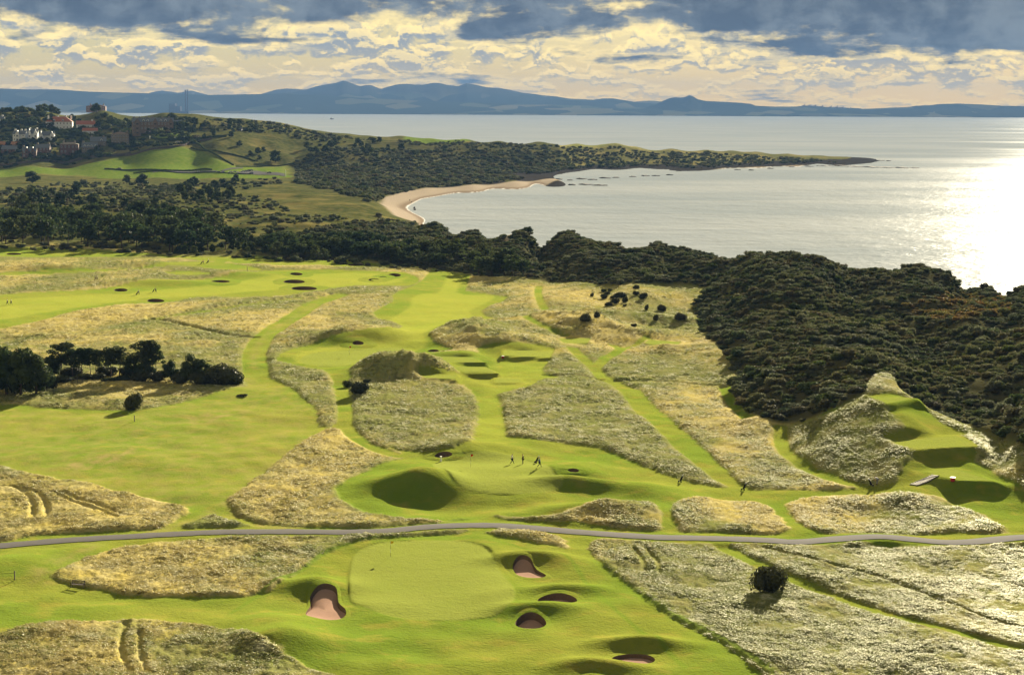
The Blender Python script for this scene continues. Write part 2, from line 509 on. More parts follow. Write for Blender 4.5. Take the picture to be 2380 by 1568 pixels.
ROUGH = dict(
    R1=[(125, 1345), (150, 1325), (200, 1300), (270, 1278), (360, 1262), (470, 1252), (600, 1248), (740, 1247), (850, 1247), (900, 1240), (1000, 1229), (1070, 1229),
        (1080, 1236), (1000, 1243), (900, 1252), (800, 1270), (745, 1295), (700, 1325), (650, 1362), (590, 1384), (520, 1388), (430, 1388), (340, 1382), (260, 1372), (180, 1360)],
    R2=[(-90, 1500), (0, 1480), (60, 1464), (150, 1450), (300, 1448), (430, 1455), (530, 1468), (570, 1484), (610, 1506), (660, 1532), (720, 1558), (800, 1610), (-90, 1620)],
    R3=[(1371, 1262), (1376, 1285), (1400, 1318), (1459, 1362), (1555, 1432), (1665, 1494), (1780, 1575), (1850, 1640), (2500, 1640), (2500, 1271), (2200, 1271), (2000, 1271),
        (1900, 1270), (1700, 1266), (1560, 1262), (1450, 1254), (1400, 1252)],
    R4=[(1126, 1238), (1165, 1232), (1233, 1236), (1304, 1251), (1320, 1265), (1315, 1277), (1251, 1262), (1179, 1248)],
    R5=[(-90, 1075), (0, 1082), (68, 1101), (171, 1118), (273, 1138), (358, 1159), (440, 1182), (410, 1210), (369, 1228), (273, 1235), (191, 1239), (136, 1241), (68, 1247), (-90, 1256)],
    R6=[(424, 1228), (450, 1212), (488, 1197), (530, 1208), (583, 1221), (512, 1226)],
    R7=[(530, 1165), (560, 1140), (620, 1090), (700, 1030), (745, 1003), (785, 996), (860, 1020), (938, 1060), (868, 1092), (800, 1128), (779, 1143), (810, 1170), (870, 1193),
        (930, 1203), (1000, 1206), (1075, 1200), (1092, 1203), (1040, 1211), (970, 1220), (900, 1226), (820, 1227), (700, 1225), (610, 1217), (555, 1195)],
    R8=[(1139, 1199), (1206, 1202), (1290, 1202), (1350, 1195), (1440, 1180), (1525, 1178), (1537, 1222), (1515, 1234), (1400, 1223), (1300, 1216), (1200, 1209)],
    R9=[(1562, 1177), (1582, 1166), (1643, 1161), (1731, 1164), (1774, 1170), (1805, 1194), (1834, 1229), (1810, 1243), (1731, 1242), (1652, 1237), (1599, 1239), (1575, 1225), (1562, 1199)],
    R10=[(1827, 1174), (1862, 1159), (1950, 1152), (2038, 1148), (2125, 1150), (2191, 1159), (2257, 1183), (2301, 1205), (2344, 1244), (2257, 1240), (2125, 1243), (1994, 1247),
         (1941, 1246), (1884, 1233), (1849, 1207)],
    R11=c1((640, 600), (640, 640), (700, 670), (665, 710), (660, 800), (655, 860), (740, 920), (900, 985), (1050, 1040), (1200, 1075), (1300, 1085), (1450, 1085), (1560, 1055),
           (1612, 1030), (1615, 930), (1640, 850), (1655, 750), (1645, 660), (1600, 590), (1540, 545), (1400, 535), (1250, 525), (1170, 492), (1300, 480), (1520, 478),
           (1400, 410), (1270, 350), (1250, 325), (1180, 310), (1100, 305), (1040, 340), (940, 360), (860, 352), (790, 375), (760, 405), (680, 450), (655, 470), (690, 500), (620, 540), (600, 560)),
    R11b=c1((1260, 322), (1340, 308), (1480, 285), (1580, 283), (1650, 310), (1640, 330), (1480, 326), (1300, 334)),
    R13=[(1159, 916), (1190, 908), (1235, 899), (1260, 884), (1300, 878), (1390, 882), (1440, 897), (1475, 935), (1522, 985), (1582, 1040), (1640, 1090), (1700, 1132), (1640, 1125),
         (1560, 1105), (1460, 1065), (1400, 1043), (1330, 1032), (1240, 1026), (1182, 1015), (1172, 985), (1168, 950)],
    R14=[(1440, 890), (1500, 890), (1600, 893), (1680, 899), (1692, 918), (1722, 952), (1762, 978), (1795, 993), (1800, 1005), (1802, 1035), (1840, 1070), (1890, 1100), (1950, 1125),
         (1988, 1137), (1900, 1142), (1800, 1140), (1740, 1135), (1690, 1095), (1640, 1045), (1565, 980), (1515, 935), (1485, 905)],
    R15=c2((725, 960), (760, 900), (850, 850), (940, 810), (1050, 785), (1200, 775), (1450, 780), (1520, 735), (1620, 705), (1740, 780), (1850, 880), (1920, 1000), (1980, 1050), (1900, 1112),
           (1850, 1128), (1600, 1110), (1300, 1100), (1000, 1085), (850, 1085), (760, 1050)),
    R16=c2((465, 820), (520, 785), (620, 735), (700, 722), (780, 770), (845, 830), (750, 890), (660, 935), (580, 890)),
    R17=c2((195, 1010), (240, 940), (300, 830), (380, 820), (450, 825), (540, 905), (635, 990), (640, 1020), (500, 1038), (350, 1040)),
    RT=c3((500, 1020), (700, 985), (850, 925), (985, 850), (1080, 880), (1180, 960), (1262, 1040), (1200, 1065), (1135, 1090), (1230, 1165), (1320, 1200), (1290, 1260), (1230, 1330),
          (1180, 1395), (1020, 1415), (850, 1370), (700, 1320), (640, 1280), (530, 1200), (500, 1120)),
    RU=c3((1000, 830), (1060, 735), (1180, 740), (1250, 830), (1340, 890), (1330, 900), (1200, 842), (1040, 842)),
    RV=c3((1345, 910), (1420, 925), (1600, 1010), (1800, 1090), (2100, 1200), (2100, 1500), (2010, 1440), (1800, 1325), (1700, 1270), (1720, 1190), (1610, 1105), (1650, 1085), (1500, 1030)),
)
rough_polys = []
for k, p in ROUGH.items():
    paint(mown, p, 0.0, smooth=k not in ('R11',))
# mown walks through the long grass: (line, metres wide)
WALKS = [
    (c2((148, 225), (140, 310), (165, 400), (215, 460)), 2.6),
    (c2((150, 500), (50, 540), (30, 562), (100, 610), (300, 690), (400, 705)), 2.2),
    (c2((450, 815), (560, 900), (660, 970), (690, 1010), (740, 1065), (850, 1115), (950, 1190), (1030, 1290), (1100, 1380)) + [(1530, 985), (1600, 1052), (1660, 1100), (1715, 1132)], 3.0),
    (c2((665, 960), (760, 885), (860, 835), (890, 800), (820, 768)), 3.0),
    (c2((880, 800), (940, 792), (1050, 760), (1130, 725)), 2.6),
    ([(1688, 900), (1702, 925), (1716, 945), (1743, 970)], 3.2),
    ([(1815, 990), (1817, 1031), (1828, 1056), (1861, 1078), (1890, 1094), (1940, 1112), (2005, 1132)], 2.6),
    ([(790, 880), (797, 920), (803, 960), (803, 990), (830, 1020), (880, 1045), (930, 1064)], 3.0),
    (c6((2380, 418), (2200, 482), (2080, 560), (1950, 640), (1850, 720), (1800, 790), (1780, 850), (1790, 930), (1800, 1010)), 6.0),
    (c6((2380, 424), (2000, 455), (1500, 526), (1200, 571), (1050, 594)), 2.0),
    ([(1678, 1268), (1715, 1289), (1753, 1308), (1841, 1343), (1994, 1409), (2213, 1466), (2420, 1524)], 2.4),
    (c2((1965, 150), (1950, 220)), 2.0), (c2((1872, 300), (1860, 345)), 2.0),
]
for ln, wd in WALKS:
    stroke(mown, ln, wd, 1.0, 0.3)
# ditches, hedge-bank shadows, wheel tracks: (line, width m, depth m)
for ln, wd, dp in [
    (c6((1050, 588), (1200, 608), (1400, 655), (1600, 700), (1800, 722)), 1.6, 1.0),
    (c6((900, 585), (1050, 575), (1200, 553), (1500, 508), (2000, 440), (2380, 408)), 1.2, 0.5),
    (c6((0, 735), (200, 695), (420, 660)), 1.2, 0.5),
    (c2((190, 1045), (500, 1048), (720, 1080)), 1.2, 0.7), (c2((850, 1092), (1100, 1090), (1500, 1115), (1850, 1135)), 1.3, 0.8),
    (c4((0, 290), (110, 300), (190, 350), (225, 420), (210, 500)), 1.0, 0.45), (c4((60, 290), (220, 325), (300, 380), (320, 440), (310, 500)), 1.0, 0.45),
    (c4((390, 350), (600, 430), (800, 505)), 0.9, 0.4), (c4((430, 340), (600, 395), (830, 480)), 0.9, 0.4),
    (c4((860, 1240), (830, 1400), (890, 1568)), 0.9, 0.4), (c4((960, 1300), (960, 1440), (1020, 1568)), 0.9, 0.4),
    (cR((1000, 410), (1300, 500), (1600, 570), (1900, 680), (2200, 790), (2380, 850)), 0.9, 0.4), (cR((320, 410), (360, 480), (375, 540)), 0.8, 0.4), (cR((380, 410), (440, 490), (455, 545)), 0.8, 0.4),
]:
    stroke(dig, ln, wd, dp, wd * 0.3)
# scrub floor (buckthorn dunes) and the wild country beyond the links
SCRUB_R = [(1180, 640)] + c2((500, 185), (700, 212), (900, 222), (1150, 212), (1400, 216), (1750, 218), (1720, 290), (1550, 430), (1600, 510), (1610, 620), (1700, 700), (1810, 800), (1850, 880), (1920, 980), (1975, 1060), (1905, 1150),
           (1912, 1210), (1970, 1290)) + c3((290, 975), (420, 1015), (520, 1015), (700, 978), (850, 918), (980, 845), (1000, 790), (1060, 720), (1190, 728), (1230, 800), (1330, 868), (1400, 925), (1550, 995), (1750, 1085),
           (1900, 1135), (2010, 1180)) + [(2700, 1150), (2700, 500), (1000, 480), (900, 520), (600, 560), (560, 585), (900, 612)]
paint(wild, SCRUB_R, 1.0, soft=1.0, smooth=False)
paint(mown, SCRUB_R, 0.0, soft=0.5, smooth=False)
WILD_L = [(-700, 555), (0, 555), (200, 572), (400, 588), (620, 600), (900, 612), (1200, 640), (1300, 600), (1300, 250), (-700, 250)]
paint(wild, WILD_L, 1.0, soft=4.0, smooth=False)
for ln, wd in WALKS[-2:]:
    stroke(wild, ln, wd, 0.0, 0.5)
    stroke(mown, ln, wd, 1.0, 0.5)
# greens
G1 = c5((600, 380), (700, 320), (830, 290), (1000, 285), (1200, 280), (1380, 300), (1480, 345), (1520, 420), (1570, 500), (1640, 600), (1640, 690), (1560, 760), (1400, 790), (1100, 802),
        (850, 785), (700, 740), (590, 690), (570, 600), (570, 500))
G2 = c7((1000, 300), (1150, 250), (1300, 225), (1500, 215), (1700, 230), (1900, 300), (2020, 400), (2060, 490), (1900, 535), (1600, 548), (1400, 540), (1200, 510), (1080, 440), (1010, 380))
G3 = c1((290, 350), (400, 300), (600, 282), (900, 266), (1080, 264), (1180, 292), (1100, 325), (930, 365), (700, 398), (500, 400), (350, 385))
GREENS = [G1, G2, G3]
TEES = dict(
    long_tee=c2((-160, 825), (285, 832), (250, 895), (-190, 880)),
    upper_tee=c2((335, 738), (352, 716), (628, 722), (590, 768), (380, 764)),
    golden_tee=c2((1105, 762), (1145, 720), (1445, 727), (1408, 770)),
    back_tee=c1((1260, 345), (1600, 355), (1700, 395), (1420, 398)),
    middle_tee=c1((1450, 408), (1700, 412), (1790, 458), (1545, 455)),
    front_tee=c1((1190, 492), (1480, 490), (1470, 528), (1270, 520)),
    small_tee=c1((1780, 482), (1950, 486), (1980, 522), (1770, 520)),
    dune_tee=c3((1040, 852), (1195, 850), (1325, 900), (1150, 905)),
    ridge_tee=c3((1175, 1098), (1585, 1098), (1695, 1186), (1335, 1188)),
    mound_tee=c3((1400, 1288), (1560, 1282), (1810, 1395), (1600, 1410), (1480, 1350)),
)
face_label = np.zeros(nV, np.int8)
for i, g in enumerate(GREENS):
    paint(green, g, 1.0, 0.3)
TEE_H = dict(dune_tee=0.5, ridge_tee=0.5, mound_tee=1.0, long_tee=0.45, small_tee=0.35, middle_tee=0.6, golden_tee=0.7, upper_tee=0.4, back_tee=0.25, front_tee=0.25)
for k, p in TEES.items():
    paint(green, p, 0.75, 0.25, smooth=False, lift=TEE_H[k])
    paint(mown, p, 1.0, 0.3, smooth=False, lift=TEE_H[k])
# lusher, longer turf round greens and on bank faces
for p in (c7((160, 500), (300, 430), (420, 440), (420, 520), (560, 620), (760, 680), (1000, 690), (1300, 690), (1420, 700), (1300, 720), (800, 730), (500, 700), (300, 600)),
          c5((480, 0), (700, 0), (850, 90), (1100, 120), (1400, 130), (1300, 160), (800, 130), (600, 80)),
                    cR((90, 480), (200, 590), (400, 720), (700, 880), (1000, 1070), (1080, 1082), (800, 900), (500, 740), (300, 610), (180, 520))):
    paint(lush, p, 1.0, 1.2)
paint(lush, c4((1500, 1290), (1700, 1290), (1900, 1400), (2100, 1568), (1700, 1568)), 0.5, 3.0)
paint(lush, c4((0, 760), (150, 790), (180, 880), (120, 920), (-40, 900)), 0.8, 1.0)
# beach
BEACH = [(884, 474), (893, 458), (935, 446), (990, 437), (1100, 429), (1200, 421), (1305, 417), (1312, 426), (1200, 450), (1080, 480), (1040, 540), (980, 520), (915, 500)]
sandw = world(BEACH)
idx, s_ = sdf(sandw, VX, VY, 20)
k_ = sstep(s_, -3, 3)
sand[idx] = np.maximum(sand[idx], k_)
B2_ = world([(1640, 400), (1680, 391), (1760, 388), (1900, 386), (1990, 389), (1900, 400), (1700, 405)])
idx, s_ = sdf(B2_, VX, VY, 20)
sand[idx] = np.maximum(sand[idx], sstep(s_, -3, 3) * (VB[idx] < SEA + 3.5))
sand = np.where((VB < SEA + 0.9) & (VY < 1480), 1.0, sand)
blow = world([(1163, 553), (1175, 545), (1196, 543), (1192, 556), (1175, 560)])
idx, s_ = sdf(blow, VX, VY, 10)
sand[idx] = np.maximum(sand[idx], sstep(s_, -1, 1))
mown *= (1 - sand)
rock = ((VB < SEA + 3.0) & (VY > 1500) & (VX / VY > -0.05) & (sand < 0.5)).astype(float) + 0.0
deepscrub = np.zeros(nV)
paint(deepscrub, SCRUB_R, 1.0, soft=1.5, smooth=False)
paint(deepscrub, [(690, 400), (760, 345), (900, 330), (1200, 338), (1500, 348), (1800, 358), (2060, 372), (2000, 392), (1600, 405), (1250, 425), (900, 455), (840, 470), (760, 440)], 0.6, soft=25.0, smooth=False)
# green pastures by the village
FIELD = [p for p in cU((0, 830), (300, 770), (700, 720), (960, 670), (1100, 690), (1350, 720), (1560, 860), (1600, 905), (2200, 900), (2210, 990), (2100, 1040), (1300, 1055), (600, 1050), (0, 1060))]
FIELD = [(-200, 420), (-200, 396), (0, 392), (100, 388), (240, 372), (300, 362), (380, 348), (427, 341), (470, 347), (520, 372), (548, 384), (664, 386), (668, 404), (640, 412), (480, 414), (330, 414), (240, 413), (180, 408), (90, 404), (0, 412)]
pasture = np.zeros(nV)
paint(pasture, FIELD, 1.0, soft=8.0, smooth=False)
paint(pasture, [(230, 411), (280, 404), (420, 402), (660, 406), (640, 413), (420, 415), (250, 415)], 1.6, soft=3.0)
paint(pasture, cU((560, 545), (700, 515), (900, 530), (1050, 560), (800, 590)), 1.0, soft=3.0)
paint(pasture, [(940, 322), (1000, 320), (1085, 322), (1090, 327), (980, 329)], 1.2, soft=4.0)
paint(wild, FIELD, 0.3, soft=8.0, smooth=False)

# closer cut of the fairways, worn ground, collars round the greens
cut = np.zeros(nV)
paint(cut, [(905, 745), (950, 715), (958, 692), (985, 682), (1020, 679), (1040, 640), (1055, 620), (1085, 620), (1062, 679), (1130, 684), (1150, 690), (1125, 708), (1092, 722), (1100, 742), (1060, 755), (1010, 772), (985, 790), (990, 808),
            (900, 830), (780, 848), (700, 845), (690, 825), (760, 808), (880, 795), (930, 775)], 1.0, 1.0)
paint(cut, c6((-60, 470), (400, 430), (900, 400), (1500, 350), (1900, 290), (2380, 262)) + c8((500, 230), (830, 250), (700, 320), (0, 365)) + c6((2100, 370), (1600, 410), (1000, 450), (500, 510), (-60, 600)), 1.0, 2.0)
paint(cut, FAIR3[38:50], 0.6, 1.5)
worn = np.zeros(nV)
for ln, wd, v in ((c4((1560, 360), (1600, 300), (1750, 190), (1950, 60), (2050, -30)), 2.4, 0.55), (c4((1540, 370), (1560, 440), (1720, 540), (2000, 575)), 2.6, 0.55), (c4((1560, 400), (1400, 480), (1200, 560), (1050, 595)), 2.4, 0.5),
                  (c4((380, 170), (520, 150), (700, 110), (900, 50)), 3.0, 0.8), (c4((560, 180), (760, 200), (900, 190)), 1.6, 0.5), (c4((600, 690), (450, 790), (330, 860), (300, 940)), 3.5, 0.5), (c4((900, 60), (1050, 100), (1200, 130)), 1.5, 0.45),
                  (c9((1650, 850), (1800, 800), (2000, 790), (2200, 760)), 4.0, 0.6), (c9((1400, 900), (1600, 890), (1900, 870)), 3.0, 0.4), (c9((2240, 440), (2330, 560), (2380, 640)), 3.0, 0.5),
                  (c6((2200, 482), (2080, 560), (1950, 640), (1850, 720), (1800, 790), (1780, 850), (1790, 930)), 2.2, 0.4)):
    stroke(worn, ln, wd, v, wd * 0.45)
paint(worn, [(-100, 955), (300, 960), (560, 905), (640, 890), (730, 960), (700, 1030), (560, 1135), (440, 1175), (0, 1075), (-100, 1070)], 0.33, 3.0)
paint(worn, c4((420, 170), (560, 120), (900, 40), (860, 80), (620, 170)), 0.9, 1.0)
paint(worn, c9((1650, 850), (1900, 780), (2250, 760), (2100, 830), (1800, 880)), 0.7, 2.0)
worn *= np.clip(0.55 + 0.9 * fbm(VX / 2.5, VY / 4, 3, 141), 0, 1.2)
COLLAR = c5((-200, 760), (0, 625), (150, 545), (300, 455), (400, 375), (520, 330), (700, 285), (850, 268), (1100, 262), (1300, 258), (1500, 285), (1750, 350), (1900, 385), (2020, 440), (2130, 580), (2300, 740), (2460, 860), (2650, 1010), (2760, 1120))
stroke(lush, COLLAR, 0.7, 1.0, 0.3)
# ------------------------------------------------------------------ relief on top of the base
h = VB.copy()
links = (1 - wild) * (1 - sand)
far = sstep(VY, 900, 1500)
# gentle ups and downs of the mown ground
und = 0.46 * fbm(VX / 17, VY / 24, 3, 1) + 0.15 * perlin(VX / 6.0, VY / 7.5, 9)
und *= links * (1 - 0.65 * sstep(VY, 480, 700))
h += und * (1 - green * 0.8)
h += wild * (1 - far) * (2.3 * fbm(VX / 40, VY / 46, 3, 21) + 0.5 * np.abs(perlin(VX / 9, VY / 9, 5))) * sstep(VB, -6, 0)
h += wild * far * (3.0 * fbm(VX / 120, VY / 120, 4, 31)) * sstep(VB, -8, 4)


def bump(uv, hgt, rx, ry, ang=0.0, power=1.0, ground=None):
    """a mound (or hollow) of half-widths rx, ry metres at a spot of the photograph"""
    p = cast([uv], lambda x, y: base_h(x, y) + hgt * 0.85)[0]
    ca, sa = math.cos(R(ang)), math.sin(R(ang))
    m = max(rx, ry) * 3.2
    idx = np.nonzero((np.abs(VX - p[0]) < m) & (np.abs(VY - p[1]) < m))[0]
    dx, dy = VX[idx] - p[0], VY[idx] - p[1]
    a, b = (dx * ca + dy * sa) / rx, (-dx * sa + dy * ca) / ry
    rug = 1 + 0.24 * (1 - mown[idx]) * fbm(VX[idx] / 6.5, VY[idx] / 9, 3, 151)
    h[idx] += hgt * np.exp(-((a * a + b * b) ** power)) * rug


def plateau(poly, hgt, skirt):
    """a tee: a level top with banked sides"""
    P = world(poly, hgt)
    idx, s = sdf(P, VX, VY, skirt + 3)
    k = sstep(s, -skirt, 0.0)
    top = h[idx][s > 0].mean() if (s > 0).any() else 0.0
    h[idx] = h[idx] * (1 - k) + (top + hgt) * k


# big mounds of the long grass
bump(c1((1080, 345))[0], 3.6, 9, 10, 0)
bump(c1((1000, 420))[0], 1.6, 11, 12, 0)
bump(c1((1350, 400))[0], 1.3, 5, 18, 0)
bump(c1((860, 368))[0], 1.0, 4, 8, 0)
bump(c1((1560, 300))[0], 1.6, 4.5, 9, 0)
bump(c1((1350, 318))[0], 1.0, 5, 6, 0)
bump(c1((1640, 100))[0], 3.2, 11, 22, 0)
bump(c1((1500, 130))[0], 1.0, 8, 15, 0)
bump(c1((1900, 200))[0], 2.3, 13, 17, 30)
bump(c1((700, 130))[0], 1.9, 18, 16, 0)
bump(c1((900, 160))[0], 1.5, 9, 10, 0)
bump(c1((600, 190))[0], 0.9, 10, 8, 0)
for p, hh, rx, ry in (((690, 520), 2.0, 20, 14), ((760, 620), 2.2, 16, 14), ((350, 520), 2.0, 15, 18), ((500, 600), 1.5, 12, 12), ((1200, 540), 1.4, 20, 12), ((330, 330), 1.2, 18, 20), ((1250, 310), 1.3, 14, 20), ((560, 420), 1.0, 14, 14)):
    bump(c2(p)[0], hh, rx, ry)
bump(c2((1330, 775))[0], 1.1, 11, 6)
bump(c6((400, 215))[0], 2.0, 16, 14)
bump(c6((1000, 190))[0], 1.6, 18, 12)
bump(c6((1100, 315))[0], 1.5, 20, 10)
bump(c6((1700, 260))[0], 1.2, 14, 10)
bump(c6((280, 205))[0], 1.2, 10, 12)
bump(c6((970, 125))[0], 1.2, 8, 8)
# round the second green
bump(c7((900, 395))[0], 1.7, 6.4, 6.6, 0)
bump(c7((1010, 430))[0], 0.8, 4.0, 8, 0)
bump(c7((620, 400))[0], 1.5, 7, 9, 0)
bump(c7((950, 640))[0], -0.8, 6.5, 7, 0)
bump(c7((760, 290))[0], 0.9, 7, 8, 0)
bump(c7((1500, 390))[0], 1.0, 14, 16, 0, 2.0)
bump(c7((2210, 372))[0], 1.9, 7.5, 4.2, 0)
bump(c7((2190, 460))[0], -1.0, 7, 4.2, 0)
bump(c7((2120, 300))[0], 0.7, 6, 6, 0)
bump(c7((1350, 130))[0], 1.0, 8, 10, 0)
bump(c7((1250, 140))[0], 1.0, 9, 8, 0)
bump(c7((1650, 640))[0], -0.4, 14, 6, 0)
bump(c7((2250, 620))[0], 0.9, 7, 5, 0)
bump(cR((400, 90))[0], 0.6, 5, 6)
bump(cR((120, 200))[0], 0.8, 9, 6)
# shoulders round the near green
for p, hh, rx, ry in (((110, 560), 0.5, 3, 4), ((330, 540), 0.7, 4, 4), ((180, 420), 0.4, 4, 5), ((100, 800), 0.7, 6, 5), ((640, 690), 0.5, 5, 5), ((260, 930), 0.9, 6, 6), ((400, 560), 0.6, 3.2, 4.5),
                      ((1900, 425), 0.5, 4.0, 5), ((1580, 640), 0.35, 5, 6),
                      ((880, 930), 0.25, 8, 4), ((1400, 900), 0.2, 8, 5), ((1000, 1080), 0.25, 10, 4)):
    bump(c5(p)[0], hh, rx, ry)


def hollow(uv, rx, ry, sink, bank):
    """the dip a bunker lies in, with a steep grassy bank on its far side"""
    p = cast([uv])[0]
    idx = np.nonzero((np.abs(VX - p[0]) < 5 * rx) & (np.abs(VY - p[1]) < 6 * ry))[0]
    dx, dy = VX[idx] - p[0], VY[idx] - p[1]
    h[idx] -= sink * np.exp(-((dx / (rx * 1.5)) ** 2 + (dy / (ry * 1.35)) ** 2) ** 1.3)
    bx = dx - rx * 0.25
    h[idx] += bank * np.exp(-((bx / (rx * 1.7)) ** 2 + ((dy - ry * 1.95 - 0.9 + 0.10 * bx * bx / rx) / (ry * 0.85)) ** 2))


hollow(c5((1730, 470))[0], 3.2, 3.0, 0.35, 0.9)
hollow(c5((1925, 675))[0], 3.2, 2.8, 0.35, 0.75)
hollow(c5((1752, 822))[0], 2.8, 3.2, 0.3, 0.9)
hollow(cR((310, 992))[0], 3.4, 2.8, 0.3, 1.0)
hollow(c5((2190, 1192))[0], 3.0, 2.6, 0.3, 0.85)
hollow(c5((420, 705))[0], 3.6, 4.6, 0.25, 0.25)
bump(c4((120, 780))[0], 0.9, 6, 8)
bump(c4((1750, 1340))[0], 0.8, 5, 7)
bump(c4((2000, 1330))[0], 0.6, 4, 6)
for k, p in TEES.items():
    plateau(p, TEE_H[k], {'mound_tee': 3.8, 'ridge_tee': 3.6, 'dune_tee': 3.0}.get(k, 1.6))
# ------------------------------------------------------------------ the road
ROAD = [(-120, 1280), (0, 1269), (80, 1262), (157, 1256), (250, 1250), (341, 1245), (430, 1240), (512, 1237), (600, 1236), (690, 1236), (790, 1237), (860, 1236), (911, 1233), (983, 1226), (1054, 1222), (1126, 1221),
        (1197, 1224), (1268, 1230), (1336, 1236), (1420, 1242), (1512, 1248), (1600, 1252), (1687, 1256), (1780, 1259), (1862, 1260), (2038, 1261), (2213, 1262), (2380, 1261), (2520, 1260)]
rp = curve(world(ROAD), 14)
_i, _s = ldist(rp, VX, VY, 6.0)
_k = 1 - sstep(_s, 2.4, 5.0)
h[_i] = h[_i] * (1 - _k) + 0.03 * _k
_k = 1 - sstep(_s, 2.3, 2.7)
mown[_i] = np.maximum(mown[_i], _k)
# long grass stands above the mown turf, in tussocks
raw_rough = (1 - mown) * (1 - wild) * (1 - sand)
near = 1 - sstep(VY, 500, 900)
tuss = 0.5 + 0.5 * fbm(VX / 1.5, VY / 2.2, 3, 41, 0.6) + 0.30 * perlin(VX / 5.5, VY / 7, 45)
_b = raw_rough.reshape(GA.shape)
for _ax, _n in ((0, 4), (1, 2)):
    _b = sum(np.roll(_b, k_, _ax) for k_ in range(-_n, _n + 1)) / (2 * _n + 1)
edge = sstep(_b.ravel(), 0.5, 0.98)                 # thinner towards the margins
rough_h = raw_rough * (0.4 + 0.6 * edge) * (0.24 + 0.30 * np.clip(tuss, 0, 1.6))
h += rough_h
h -= dig * (1 - mown * 0.0) * (1 - wild)
foam = np.exp(-((h - SEA - 0.06) / 0.09) ** 2) * sand
wet = (1 - sstep(h, SEA + 0.3, SEA + 1.3)) * sand
# how dry the grass is: straw-gold patches among grey-green
dry = np.clip(0.5 + 0.55 * fbm(VX / 34, VY / 55, 4, 61) + 0.25 * perlin(VX / 7, VY / 10, 66), 0, 1)
for p, v in ((ROUGH['R7'], 0.95), (ROUGH['R5'], 0.8), (c4((360, 910), (600, 700), (1300, 620), (1600, 700), (1450, 950), (900, 1010)), 1.0), (ROUGH['R3'], 0.3), (ROUGH['R13'], 0.35), (ROUGH['R11'], 0.3), (ROUGH['RT'], 0.2),
             (c6((0, 640), (600, 520), (1150, 480), (1700, 440), (1100, 570), (600, 650), (0, 760)), 0.95), (c6((1150, 590), (1700, 540), (2050, 520), (1850, 690), (1500, 670)), 0.95),
             (c6((0, 420), (700, 360), (1400, 305), (1700, 262), (1500, 300), (700, 390), (0, 440)), 0.95), (c8((1430, 195), (1640, 210), (1700, 300), (1420, 290)), 1.0),
             (c8((0, 420), (700, 420), (560, 620), (0, 560)), 0.85), (c2((1100, 720), (1450, 725), (1500, 740), (1400, 780)), 1.0)):
    P_ = world(p)
    i_, s_ = sdf(P_, VX, VY, 8)
    k_ = sstep(s_, -5, 5) * 0.7
    dry[i_] = dry[i_] * (1 - k_) + v * k_
GZ = h.reshape(GA.shape)
inv_rows = 1 / rows


def land(x, y):
    """height of the finished ground"""
    x, y = np.asarray(x, float), np.asarray(y, float)
    a = np.clip((x / y - aa[0]) / (aa[1] - aa[0]), 0, NA - 1.001)
    j = np.clip(np.searchsorted(rows, y) - 1, 0, len(rows) - 2)
    fj = np.clip((y - rows[j]) / (rows[j + 1] - rows[j]), 0, 1)
    i0 = a.astype(int)
    fi = a - i0
    return GZ[i0, j] * (1 - fi) * (1 - fj) + GZ[i0 + 1, j] * fi * (1 - fj) + GZ[i0, j + 1] * (1 - fi) * fj + GZ[i0 + 1, j + 1] * fi * fj


def sample(arr, x, y):
    A_ = arr.reshape(GA.shape)
    a = np.clip(np.rint((x / y - aa[0]) / (aa[1] - aa[0])).astype(int), 0, NA - 1)
    j = np.clip(np.searchsorted(rows, y), 0, len(rows) - 1)
    return A_[a, j]


def on(uv):
    return cast(uv if isinstance(uv, list) else [uv], land)

# ------------------------------------------------------------------ materials
MATS = {}


def material(name):
    m = bpy.data.materials.new(name)
    m.use_nodes = True
    MATS[name] = m
    return m, N(m.node_tree)


def simple(name, colour, rough=0.7, spec=0.3, vary=0.12, scale=3.0, metal=0.0, translucent=0.0):
    m, t = material(name)
    geo = t.n('ShaderNodeNewGeometry')
    nz = t.noise(geo.outputs['Position'], scale, 4.0)
    c0 = tuple(v * (1 - vary) for v in colour)
    c1_ = tuple(min(v * (1 + vary), 1) for v in colour)
    c = t.mix(nz, c0, c1_)
    b = t.n('ShaderNodeBsdfPrincipled', i_Roughness=rough, i_Metallic=metal)
    t.put(b, 'Base Color', c)
    b.inputs['Specular IOR Level'].default_value = spec
    sh = b.outputs[0]
    if translucent:
        tr = t.n('ShaderNodeBsdfTranslucent')
        t.put(tr, 'Color', c)
        mx = t.n('ShaderNodeMixShader', i_0=translucent)
        t.put(mx, 1, sh)
        t.put(mx, 2, tr)
        sh = mx.outputs[0]
    t.n('ShaderNodeOutputMaterial', i_Surface=sh)
    return m


